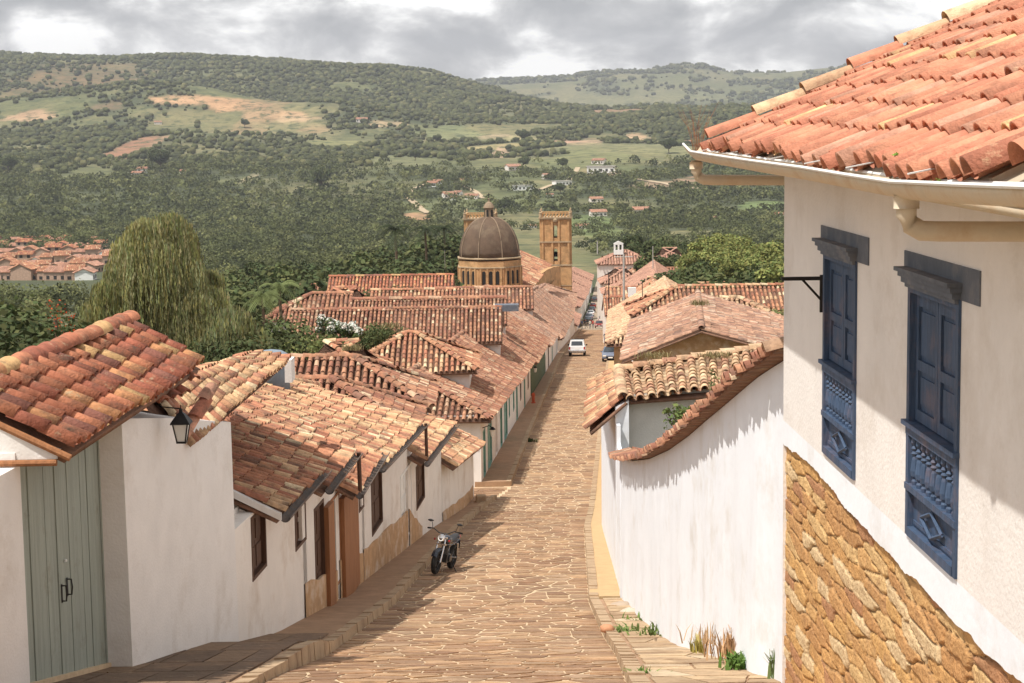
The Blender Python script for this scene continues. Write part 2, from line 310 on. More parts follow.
def track(pts, wd, name='track'):
    P = [hit(*p) for p in pts]; Q = []
    for i in range(len(P)-1):
        for t in np.linspace(0, 1, 8, endpoint=False): Q.append(lerp(P[i], P[i+1], t))
    Q.append(P[-1]); V = []; Fc = []
    for i, p in enumerate(Q):
        d = nrm((Q[min(i+1, len(Q)-1)]-Q[max(i-1, 0)])*np.array([1, 1, 0])); n = np.array([d[1], -d[0], 0])*wd/2
        for s in (-1, 1):
            v = p+n*s; V.append((v[0], v[1], float(H(v[0], v[1]))+.8))
        if i: Fc.append((2*i-2, 2*i-1, 2*i+1, 2*i))
    tag(mk(name, V, Fc, M['tracksoil']), None, None, kind='structure')
M['tracksoil'] = material('track_soil', (.42, .33, .22), .95, .15, .2)
track([(428, 214), (415, 204), (406, 196), (414, 189), (428, 184), (446, 182)], 7)
track([(455, 183), (475, 192), (484, 199)], 6); track([(612, 173), (640, 180), (672, 186), (700, 190)], 9); track([(540, 190), (565, 182), (578, 168)], 6)
# ------------------------------------------------------------------ street
KLd = [-5, 21, 33.5, 41, 69, 77, 176, 300, 355]; KLx = [-3.9, -3.35, -3.3, -2.86, -1.4, -.2, 4.68, 11.3, 14.2]
KRd = [-5, 13, 21, 30, 40.5, 59.5, 200, 355]; KRx = [1.0, 1.1, 1.38, 1.72, 1.74, 2.4, 10.9, 21.]
KL = lambda y: np.interp(y, KLd, KLx); KR = lambda y: np.interp(y, KRd, KRx)
FA = -7.1655; FB = .075   # near left facades  X = FA+FB*Y
fl = lambda y: FA+FB*y
fl2 = lambda y: -5.77+.0553*y   # next block
fr = lambda y: np.interp(y, [20, 21.3, 40.5, 59, 228, 355], [3.05, 2.96, 2.5, 2.97, 13.2, 22.])
V = []; Fc = []
ysn = np.unique(np.concatenate([np.linspace(-60, 80, 90), np.linspace(81, 355, 90), np.linspace(362, 1000, 90), [q for q in PD+KLd+KRd if -50 < q < 900]]))
for i, y in enumerate(ysn):
    l, r_ = (KL(y), KR(y)) if y < 355 else (14.2+(y-355)*.0575, 21+(y-355)*.0545)
    V += [(l-.3, y, Zp(y)), (r_+.3, y, Zp(y))]
    if i: Fc.append((2*i-2, 2*i-1, 2*i+1, 2*i))
M['farroad'] = material('far_road_dust', (.34, .27, .2), .95, .15, 1)
tag(mk('street', V, Fc, [M['joint'], M['farroad']], mi=[0 if ysn[i+1] < 338 else 1 for i in range(len(ysn)-1)]), None, None, kind='structure')
# flagstones laid in rows across the street
def flagstones(name, fl_, fr_, y0, y1, rowlen, wr, lift, pal, gap=.05, centre=None, gy=.07, gk=.0012):
    """irregular slabs in wavering rows; neighbouring slabs share wavy pale joints"""
    V = []; Fc = []; C = []; rows = [y0]
    while rows[-1] < y1: rows.append(rows[-1]+random.uniform(*rowlen)*(1+max(0, rows[-1]-60)/150))
    edge = lambda r, x: rows[r]+.26*(float(vnoise(x*.8+r*3.7, r*5.3, 4))-.5)+.1*(float(vnoise(x*3.1+r*2.7, r*9.3, 5))-.5)
    for r in range(len(rows)-1):
        y = rows[r]; xl, xr = float(fl_(y)), float(fr_(y)); xs = [xl]; cx = centre(y) if centre else None
        while xs[-1] < xr:
            n_ = xs[-1]+random.uniform(*wr)*(1+max(0, y-60)/150)
            if cx is not None and xs[-1] < cx-.1 < n_ and abs(xs[-1]-cx) > .2: n_ = cx
            if xr-n_ < .3: n_ = xr
            xs.append(min(n_, xr))
        sl = [0]+[random.uniform(-.14, .14) for _ in xs[1:-1]]+[0]
        for k in range(len(xs)-1):
            a, b = xs[k], xs[k+1]; g = gap*random.uniform(.6, 1.5); gg = (gy+gk*y)*random.uniform(.6, 1.5)
            if b-a < .2: continue
            ab, at_, bb, bt = a-sl[k]+g/2, a+sl[k]+g/2, b-sl[k+1]-g/2, b+sl[k+1]-g/2; m = (ab+bb)/2+random.uniform(-.1, .1)
            q = [(ab, edge(r, ab)+gg/2), (m, edge(r, m)+gg/2), (bb, edge(r, bb)+gg/2), (bt, edge(r+1, bt)-gg/2), (m, edge(r+1, m)-gg/2), (at_, edge(r+1, at_)-gg/2)]
            split = (q[4][1]-q[1][1] > .75 and random.random() < .4 and y < 90)
            parts = [q] if not split else [[q[0], q[1], q[2], ((q[2][0]+q[3][0])/2, (q[2][1]+q[3][1])/2-gg/2+.05), ((q[0][0]+q[5][0])/2, (q[0][1]+q[5][1])/2-gg/2-.04)], [((q[0][0]+q[5][0])/2, (q[0][1]+q[5][1])/2+gg/2-.04), ((q[2][0]+q[3][0])/2, (q[2][1]+q[3][1])/2+gg/2+.05), q[3], q[4], q[5]]]
            for q in parts:
                c = np.array(random.choices(pal[0], pal[1])[0])*random.uniform(.82, 1.12); n = len(V); up = lift+random.uniform(-.003, .005)
                for (u, v) in q: V.append((u, v, Zp(v)+up)); C.append(c)
                for (u, v) in q: V.append((u, v, Zp(v)-.02)); C.append(c)
                K = len(q); Fc.append(tuple(range(n, n+K)))
                for i in range(K): Fc.append((n+i, n+K+i, n+K+(i+1) % K, n+(i+1) % K))
    return tag(mk(name, V, Fc, M['flag'], cols=np.array(C)), None, None, kind='structure')
def cobbles(name, xl, xr, y0, y1, cw, ch, gap, lift, pal, centre=None):
    """irregular many-sided slabs: each the cell of a loosely gridded stone, shrunk to leave mortar joints"""
    rows = []; y = y0
    while y < y1: h = ch*random.uniform(.75, 1.25)*(1+max(0, y-55)/110); rows.append((y+h/2, h)); y += h
    S = []
    for r, (yc, h) in enumerate(rows):
        a, b = float(xl(yc)), float(xr(yc)); n = max(3, round((b-a)/(cw*random.uniform(.85, 1.2)*(1+max(0, yc-90)/200)))); w_ = (b-a)/n; of = random.uniform(-.25, .25)
        S.append([(a+(i+.5+of*(0 < i < n-1)+random.uniform(-.34, .34))*w_, yc+random.uniform(-.36, .36)*h, h) for i in range(n)])
    V = []; Fc = []; C = []
    for r, row in enumerate(S):
        nb = [q for rr in S[max(0, r-2):r+3] for q in rr]
        for (x, y, h) in row:
            P = [(x-2.5*h, y-2.2*h), (x+2.5*h, y-2.2*h), (x+2.5*h, y+2.2*h), (x-2.5*h, y+2.2*h)]
            def clip(P, nx, ny, d):
                o = []
                for i in range(len(P)):
                    p, q = P[i], P[(i+1) % len(P)]; sp = p[0]*nx+p[1]*ny-d; sq = q[0]*nx+q[1]*ny-d
                    if sp <= 0: o.append(p)
                    if sp*sq < 0: t = sp/(sp-sq); o.append((p[0]+(q[0]-p[0])*t, p[1]+(q[1]-p[1])*t))
                return o
            for (u, v, _) in nb:
                dx, dy = u-x, v-y; L_ = math.hypot(dx, dy)
                if L_ < 1e-6 or L_ > 4.5*h: continue
                nx, ny = dx/L_, dy/L_; g = gap*(.5+abs(ny)*(1.5+y*.012))*random.uniform(.75, 1.35); P = clip(P, nx, ny, nx*(x+u)/2+ny*(y+v)/2-g/2)
                if len(P) < 3: break
            if len(P) >= 3: P = clip(P, 1, 0, float(xr(y))-.02)
            if len(P) >= 3: P = clip(P, -1, 0, -float(xl(y))-.02)
            if centre is not None and len(P) >= 3:
                c0 = centre(y); P = clip(P, 1, 0, c0-.05) if x < c0 else clip(P, -1, 0, -c0-.05)
            if len(P) < 3: continue
            c = np.array(random.choices(pal[0], pal[1])[0])*random.uniform(.84, 1.14); n = len(V); up = lift+random.uniform(-.004, .006); K = len(P); tx, ty = random.uniform(-.008, .008), random.uniform(-.01, .01)
            for (u, v) in P: V.append((u, v, Zp(v)+up+tx*(u-x)+ty*(v-y))); C.append(c)
            for (u, v) in P: V.append((u, v, Zp(v)-.03)); C.append(c)
            Fc.append(tuple(range(n, n+K)))
            for i in range(K): Fc.append((n+i, n+K+i, n+K+(i+1) % K, n+(i+1) % K))
    return tag(mk(name, V, Fc, M['flag'], cols=np.array(C)), None, None, kind='structure')
PALF = ([(.36, .22, .13), (.31, .19, .115), (.41, .26, .15), (.26, .15, .09), (.35, .235, .15)], [4, 3, 3, 2, 2])
cobbles('street_paving', lambda y: KL(y)+.02, lambda y: KR(y)-.02, 4, 329, .52, .62, .06, .012, PALF)
flagstones('side_street_paving', lambda y: -16, lambda y: KL(y)-.05, 73.6, 77.3, (.5, .8), (.6, 1.1), .022, PALF)
tag(mk('side_street', [(-30, 73.4, Zp(73.4)-.02), (KL(73.4)-.2, 73.4, Zp(73.4)-.02), (KL(78)-.2, 78, Zp(78)-.02), (-30, 78, Zp(78)-.02)], [(0, 1, 2, 3)], M['joint']), None, None, kind='structure')
tag(mk('cross_street', [(-60, 330, Zp(330)+.03), (100, 330, Zp(330)+.03), (100, 352, Zp(352)+.03), (-60, 352, Zp(352)+.03)], [(0, 1, 2, 3)], M['farroad']), None, None, kind='structure')
def walk(name, inner, outer, y0, y1, h, mat, step=1.5, kerb=True, steps=None):
    """raised pavement between facade (inner) and kerb (outer) lines"""
    ys = np.arange(y0, y1+.01, step); V = []; Fc = []
    for i, y in enumerate(ys):
        a, b = float(inner(y)), float(outer(y)); hh = h(y) if callable(h) else h; z = Zp(y)
        V += [(a, y, z+hh), (b, y, z+hh), (b, y, z-.3)]
        if i:
            k = 3*i; Fc += [(k-3, k-2, k+1, k), (k-2, k-1, k+2, k+1)]
    n = len(V)-3; 
    a, b = float(inner(y0)), float(outer(y0)); z = Zp(y0); m = len(V); V += [(a, y0, z-.3)]; Fc += [(0, 1, 2, m)]
    a = float(inner(ys[-1])); m = len(V); V += [(a, ys[-1], Zp(ys[-1])-.3)]; Fc += [(n, n+1, n+2, m)]
    o = tag(mk(name, V, Fc, mat), None, None, kind='structure')
    if kerb:
        mb = MB(); y = y0; s = 1 if outer(y0) > inner(y0) else -1
        while y < y1-.2:
            l = random.uniform(.5, .95)*(1 if y < 90 else 2.2); e_ = min(y+l, y1); g = .02
            hA = h(y) if callable(h) else h; hB = h(e_) if callable(h) else h; j = random.uniform(-.012, .02)
            o0, o1 = float(outer(y+g)), float(outer(e_-g)); wd = .2*s; pr = (.02+random.uniform(0, .03))*s
            P = [(o0+pr, y+g, Zp(y)-.2), (o1+pr, e_-g, Zp(e_)-.2), (o1-wd, e_-g, Zp(e_)-.2), (o0-wd, y+g, Zp(y)-.2), (o0+pr*.4, y+g, Zp(y)+hA+.02+j), (o1+pr*.4, e_-g, Zp(e_)+hB+.02+j), (o1-wd, e_-g, Zp(e_)+hB+.015+j), (o0-wd, y+g, Zp(y)+hA+.015+j)]
            mb.add(P, [(0, 3, 2, 1), (4, 5, 6, 7), (0, 1, 5, 4), (1, 2, 6, 5), (2, 3, 7, 6), (3, 0, 4, 7)]); y = e_
        tag(mb.build('kerb', M['kerbstone']), None, None, kind='structure')
    return o
hl = lambda y: float(np.interp(y, [19, 24, 28, 29, 31, 73], [.05, .12, .3, .32, .17, .16]))
walk('left_pavement', lambda y: fl(y)-.6, KL, 19, 73.4, hl, M['walkway'])
walk('left_far_pavement', lambda y: fl2(y)-.3, KL, 78, 330, .22, M['walkway'], 4)
walk('right_far_pavement', lambda y: fr(y)+.3, KR, 40.6, 330, .14, M['paleyellow'], 2)
walk('right_near_pavement', lambda y: max(fr(y), 2.6)+.5, KR, 10, 40.6, .13, M['walkway'])
# worn flags on the near right pavement and the stone ramp before the gate
flagstones('right_pavement_flags', lambda y: KR(y)+.26, lambda y: fr(y)+.05, 12, 40.2, (.7, 1.3), (.4, .9), .15, ([(.5, .36, .22), (.44, .31, .19), (.55, .43, .29)], [3, 3, 1]), .03)
def ramp():
    V = []; Fc = []; C = []
    # irregular dark slabs falling from the gate threshold to the kerb
    rows = [(20.2, 21.6), (21.6, 23.1), (23.1, 24.6), (24.6, 26.6), (26.6, 28.4), (28.4, 30.2), (30.2, 33)]
    for (a, b) in rows:
        x0 = fl(a)-.5; x1 = KL(a)-.25; x = x0
        while x < x1-.1:
            x2 = min(x+random.uniform(.45, .8), x1)
            if x1-x2 < .2: x2 = x1
            c = np.array(random.choice([(.13, .085, .055), (.16, .105, .07), (.2, .13, .08)])); n = len(V); j = lambda: random.uniform(-.04, .04)
            for (p, q) in ((x+.015, a+.02), (x2-.015, a+.02+j()), (x2-.015+j(), b-.02), (x+.015, b-.02)):
                V.append((p, q, Zp(q)+hl(q)+.03)); C.append(c)
            for (p, q) in ((x+.015, a+.02), (x2-.015, a+.02), (x2-.015, b-.02), (x+.015, b-.02)):
                V.append((p, q, Zp(q)+hl(q)-.02)); C.append(c)
            Fc.append((n, n+1, n+2, n+3))
            for i in range(4): Fc.append((n+i, n+4+i, n+4+(i+1) % 4, n+(i+1) % 4))
            x = x2
    tag(mk('ramp_slabs', V, Fc, M['flag'], cols=np.array(C)), None, None, kind='structure')
ramp()
# ------------------------------------------------------------------ roofs
PAL = {
 'red':   ([(.41, .15, .085), (.45, .18, .1), (.35, .12, .075), (.52, .25, .12), (.55, .34, .16), (.26, .11, .08)], [5, 4, 3, 2, .8, 1.5]),
 'row':   ([(.44, .2, .115), (.5, .255, .145), (.37, .155, .095), (.56, .36, .21), (.66, .5, .32), (.24, .12, .08)], [5, 4, 4, 2.5, 1, 1.2]),
 'pale':  ([(.56, .36, .22), (.6, .41, .25), (.64, .47, .3), (.5, .29, .18), (.43, .23, .15)], [4, 4, 2, 2, 1]),
 'orange': ([(.53, .22, .135), (.58, .255, .155), (.48, .185, .115), (.66, .41, .21), (.54, .28, .19)], [6, 5, 3, .9, 2]),
 'brown': ([(.37, .175, .105), (.43, .22, .13), (.3, .13, .085), (.5, .32, .21), (.25, .13, .09), (.6, .45, .3)], [5, 4, 4, 2, 2, .7]),
 'gold':  ([(.52, .28, .16), (.58, .36, .2), (.45, .2, .12), (.62, .43, .25), (.66, .5, .32), (.35, .17, .11)], [4, 4, 3, 2, 1, 1.2]),
 'grey':  ([(.41, .23, .155), (.46, .27, .18), (.35, .19, .13), (.48, .35, .26), (.28, .17, .13)], [4, 4, 3, 2, 2]),
 'far':   ([(.44, .24, .17), (.48, .27, .19), (.38, .2, .15)], [3, 3, 2])}
def patch(E0, E1, R0, R1, s, t):
    s = np.asarray(s)[..., None]; t = np.asarray(t)[..., None]
    return (E0*(1-s)+E1*s)*(1-t)+(R0*(1-s)+R1*s)*t
def tile_patch(E0, E1, R0, R1, sp=.38, rl=.42, seg=5, pal='row', keep=None, ring=False, channels=True, wob=1., slab=.07, rr=.36, rag=.05):
    E0, E1, R0, R1 = [np.asarray(v, float) for v in (E0, E1, R0, R1)]
    Lc = (np.linalg.norm(E1-E0)+np.linalg.norm(R1-R0))/2; Ls = (np.linalg.norm(R0-E0)+np.linalg.norm(R1-E1))/2
    nc = max(1, round(Lc/sp)); nr = max(1, round(Ls/rl)); r = sp*rr
    I, J = np.meshgrid(np.arange(nc), np.arange(nr), indexing='ij'); I = I.ravel(); J = J.ravel()
    s = (I+.5)/nc; tm = (J+.5)/nr
    if keep is not None:
        k = keep(s*Lc, tm*Ls, Lc, Ls); I, J, s, tm = I[k], J[k], s[k], tm[k]
    n = len(I)
    if n == 0: return np.zeros((0, 3)), np.zeros((0, 4), int), np.zeros((0, 3))
    cr_ = rng.normal(0, 1, (nc,))*.03*wob   # column drift
    row_off = rng.normal(0, .07, nc)[I]*wob/nr
    t0 = J/nr+row_off*(J > 0); t1 = (J+1.22)/nr+row_off; t0 = np.where(J == 0, t0+rng.normal(0, rag, n)/nr-.1/nr, t0)
    t1 = np.minimum(t1, 1.0)
    sj = s+(cr_[I]*sp+rng.normal(0, .02, n)*sp*wob)/Lc
    P0 = patch(E0, E1, R0, R1, sj, t0); P1 = patch(E0, E1, R0, R1, sj+rng.normal(0, .02, n)*sp*wob/Lc, t1)
    b = P1-P0; b /= np.linalg.norm(b, axis=1)[:, None]+1e-9
    a = patch(E0, E1, R0, R1, s+.01, tm)-patch(E0, E1, R0, R1, s-.01, tm); a /= np.linalg.norm(a, axis=1)[:, None]+1e-9
    nn = np.cross(a, b); nn *= np.sign(nn[:, 2:3]+1e-9); nn /= np.linalg.norm(nn, axis=1)[:, None]
    rj = r*(1+rng.normal(0, .05, n))[:, None]
    tilt = rng.normal(0, .006, n)[:, None]
    # gentle sag of the whole roof
    ph = rng.uniform(0, 6); sag = (.035*wob*np.sin(ph+s*Lc*.7)+.03*wob*np.sin(2*ph+s*Lc*1.9))[:, None]*nn
    P0 = P0+sag; P1 = P1+sag
    ang = np.linspace(0, np.pi, seg+1); VV = []; 
    lo = [P0+a*rj*math.cos(q)+nn*(rj*1.0*math.sin(q)+.04+tilt) for q in ang]
    hi = [P1+a*rj*.84*math.cos(q)+nn*(rj*.85*math.sin(q)+.01) for q in ang]
    VV = lo+hi; K = seg+1
    Fq = [(i, i+1, K+i+1, K+i) for i in range(seg)]
    if ring:
        VV += [P0+a*rj*.86*math.cos(q)+nn*(rj*.84*math.sin(q)+.036+tilt) for q in ang]
        VV += [P0+b*.3*rl+a*rj*.8*math.cos(q)+nn*(rj*.76*math.sin(q)+.02+tilt) for q in ang]
        Fq += [(2*K+i, 2*K+i+1, i+1, i) for i in range(seg)]+[(3*K+i, 3*K+i+1, 2*K+i+1, 2*K+i) for i in range(seg)]
    VV = np.stack(VV, 1); k = VV.shape[1]
    Fq = np.array(Fq)[None]+(np.arange(n)*k)[:, None, None]
    P, Wt = PAL[pal]; P = np.array(P); Wt = np.array(Wt)/sum(Wt)
    # weathering drifts in patches along the roof
    cc = P[rng.choice(len(P), n, p=Wt)]*rng.uniform(.8, 1.15, n)[:, None]
    dr = fbm(s*Lc/2.5+ph*3, tm*Ls/2.5, 3, 5); cc = cc*(.82+.36*dr)[:, None]
    C = np.repeat(cc, k, 0); V = VV.reshape(-1, 3); Fq = Fq.reshape(-1, 4)
    if channels:
        sc = (I+1.0)/nc; ok = (I < nc-1)
        Q0 = patch(E0, E1, R0, R1, sc, np.where(J == 0, t0+.1/nr, t0))[ok]+sag[ok]; Q1 = patch(E0, E1, R0, R1, sc, t1)[ok]+sag[ok]; aa = a[ok]; n2 = nn[ok]
        ks = 8 if ring else 4; an = np.linspace(0, np.pi, ks); lo = [Q0+aa*sp*.36*math.cos(q)+n2*(.05-sp*.2*math.sin(q)) for q in an]; hi = [Q1+aa*sp*.34*math.cos(q)+n2*(.035-sp*.2*math.sin(q)) for q in an]
        W2 = np.stack(lo+hi, 1); m = len(Q0); F2 = np.array([(i, i+1, ks+1+i, ks+i) for i in range(ks-1)])[None]+(np.arange(m)*2*ks)[:, None, None]+len(V)
        c2 = P[rng.choice(len(P), m, p=Wt)]*rng.uniform(.6, .9, m)[:, None]
        V = np.concatenate([V, W2.reshape(-1, 3)]); Fq = np.concatenate([Fq, F2.reshape(-1, 4)]); C = np.concatenate([C, np.repeat(c2, 2*ks, 0)])
    return V, Fq, C
def cat(parts):
    V = []; Fq = []; C = []; n = 0
    for v, f, c in parts:
        if len(v) == 0: continue
        V.append(v); Fq.append(f+n); C.append(c); n += len(v)
    return np.concatenate(V), np.concatenate(Fq), np.concatenate(C)
def slab(E0, E1, R0, R1, th=.07, c=(.22, .12, .08), drop=.1):  # dark default colour paints in the shade of gaps between tiles
    P = [np.asarray(p, float) for p in (E0, E1, R1, R0)]; n = nrm(np.cross(P[1]-P[0], P[3]-P[0])); n = n*np.sign(n[2])
    P = [p-n*drop for p in P]
    V = P+[p-n*th for p in P]
    return np.array(V), np.array([(0, 1, 2, 3), (7, 6, 5, 4), (0, 4, 5, 1), (1, 5, 6, 2), (2, 6, 7, 3), (3, 7, 4, 0)]), np.tile(np.array(c), (8, 1))
def tri_slab(A, B, C_, th=.07, c=(.22, .12, .08), drop=.1):
    return slab(A, B, C_, C_+(np.asarray(B)-np.asarray(A))*1e-4, th, c, drop)
def ridge_tiles(A, B, r=.13, rl=.42, pal='red', seg=6):
    A = np.asarray(A, float); B = np.asarray(B, float)
    if B[1]-A[1] > .3*np.linalg.norm(B-A) and abs(B[2]-A[2]) < .22*np.linalg.norm(B-A): A, B = B, A
    Lr = np.linalg.norm(B-A); n = max(1, round(Lr/rl)); d = (B-A)/Lr; a = nrm(np.cross(d, (0, 0, 1))); u = np.cross(a, d)
    V = []; Fq = []; C = []; P, Wt = PAL[pal]
    for i in range(n):
        p0 = lerp(A, B, i/n); p1 = lerp(A, B, min(1, (i+1.2)/n)); c = np.array(random.choices(P, Wt)[0])*random.uniform(.8, 1.1); k = len(V); w_ = 1+random.uniform(-.06, .06)
        off = a*random.uniform(-.02, .02)
        for (p, q, li) in ((p0, r*w_, .03), (p1, r*.86*w_, 0)):
            for j in range(seg+1):
                an = math.pi*j/seg; V.append(p+off+a*q*1.2*math.cos(an)+u*(q*math.sin(an)+li+.03)); C.append(c)
        Fq += [(k+j, k+j+1, k+seg+2+j, k+seg+1+j) for j in range(seg)]
    return np.array(V), np.array(Fq), np.array(C)
KW = lambda d: dict(sp=.26, rl=.36, seg=5, channels=False, rr=.335) if d < 65 else (dict(sp=.27, rl=.4, seg=4, channels=False, rr=.335) if d < 135 else (dict(sp=.38, rl=.6, seg=3, channels=False) if d < 260 else dict(sp=.6, rl=1.1, seg=2, channels=False)))
def fill_plane(poly, th=.1):
    """closed slab under a polygon"""
    P = [np.asarray(p, float) for p in poly]; n = len(P)
    return P+[p-np.array([0, 0, th]) for p in P], [tuple(range(n)), tuple(reversed(range(n, 2*n)))]+[(i, n+i, n+(i+1) % n, (i+1) % n) for i in range(n)]
# ------------------------------------------------------------------ walls with openings
def wall_open(A, B, zb, zt0, zt1, ops, mat, parent, name='wall', depth=.2, inward=None, back=True):
    A = np.asarray(A, float)[:2]; B = np.asarray(B, float)[:2]; Lw = np.linalg.norm(B-A); d = (B-A)/Lw; n = np.asarray(inward, float)
    us = sorted(set([0, Lw]+[round(o[k], 4) for o in ops for k in (0, 1)])); zs = sorted(set([zb]+[round(o[k], 4) for o in ops for k in (2, 3)]))
    mb = MB(); P = lambda u, z, q=0: (A[0]+d[0]*u+n[0]*q, A[1]+d[1]*u+n[1]*q, z)
    top = lambda u: lerp(zt0, zt1, u/Lw)
    for i in range(len(us)-1):
        ua, ub = us[i], us[i+1]; um = (ua+ub)/2
        for j in range(len(zs)):
            za = zs[j]; last = j == len(zs)-1; zc = (za+(zs[j+1] if not last else za+.1))/2
            if any(o[0]-1e-3 < um < o[1]+1e-3 and o[2] < zc < o[3] for o in ops): continue
            zn = 99. if last else zs[j+1]; q = [P(ua, min(za, top(ua))), P(ub, min(za, top(ub))), P(ub, min(zn, top(ub))), P(ua, min(zn, top(ua)))]
            if za > max(top(ua), top(ub)): continue
            mb.add(q, [(0, 1, 2, 3)])
    for (a, b, c, e_) in [o[:4] for o in ops]:
        for (p, q) in (((a, c), (a, e_)), ((b, e_), (b, c)), ((a, e_), (b, e_)), ((b, c), (a, c))):
            mb.add([P(*p), P(*q), P(*q, depth), P(*p, depth)], [(0, 1, 2, 3)])
    # back skin and ends so the wall has thickness
    th = depth+.1
    mb.add([P(0, zb, th), P(Lw, zb, th), P(Lw, top(Lw), th), P(0, top(0), th), P(0, zb), P(0, top(0)), P(Lw, zb), P(Lw, top(Lw))], [(0, 1, 2, 3), (4, 0, 3, 5), (1, 6, 7, 2), (5, 3, 2, 7)])
    return mb.build(name, mat, parent)
def frame_open(A, B, op, parent, inward, kind='window', fm='brownwood', pm='brownwood', depth=.2, name=None):
    """wood frame and shutters set in an opening"""
    A = np.asarray(A, float)[:2]; B = np.asarray(B, float)[:2]; d = nrm(B-A); n = np.asarray(inward, float); a, b, c, e_ = op[:4]
    D = np.array([*d, 0]); Nn = np.array([*n, 0]); O = np.array([A[0], A[1], 0]); P = lambda u, z, q: O+D*u+Nn*q+np.array([0, 0, z])
    f = MB(); t = .07
    for (u, z, w_, h_) in ((a, c, t, e_-c), (b-t, c, t, e_-c), (a+t, e_-t, b-a-2*t, t), (a+t, c, b-a-2*t, t)):
        f.obox(P(u, z, -.015), D*w_, Nn*(depth-.03), np.array([0, 0, h_]))
    root = f.build(name or kind, M[fm], parent)
    s = MB(); mid = (a+b)/2
    for (u, v) in ((a+t, mid-.01), (mid+.01, b-t)):
        s.obox(P(u, c+t, .08), D*(v-u), Nn*.04, np.array([0, 0, e_-c-2*t]))
        k = 2 if kind == 'window' else 3
        for q in range(k):
            z0 = c+t+(e_-c-2*t)*(q+.12)/k; s.obox(P(u+.06, z0, .062), D*(v-u-.12), Nn*.018, np.array([0, 0, (e_-c-2*t)*.76/k]))
    s.build('shutter' if kind == 'window' else 'door_leaf', M[pm], root)
    return root
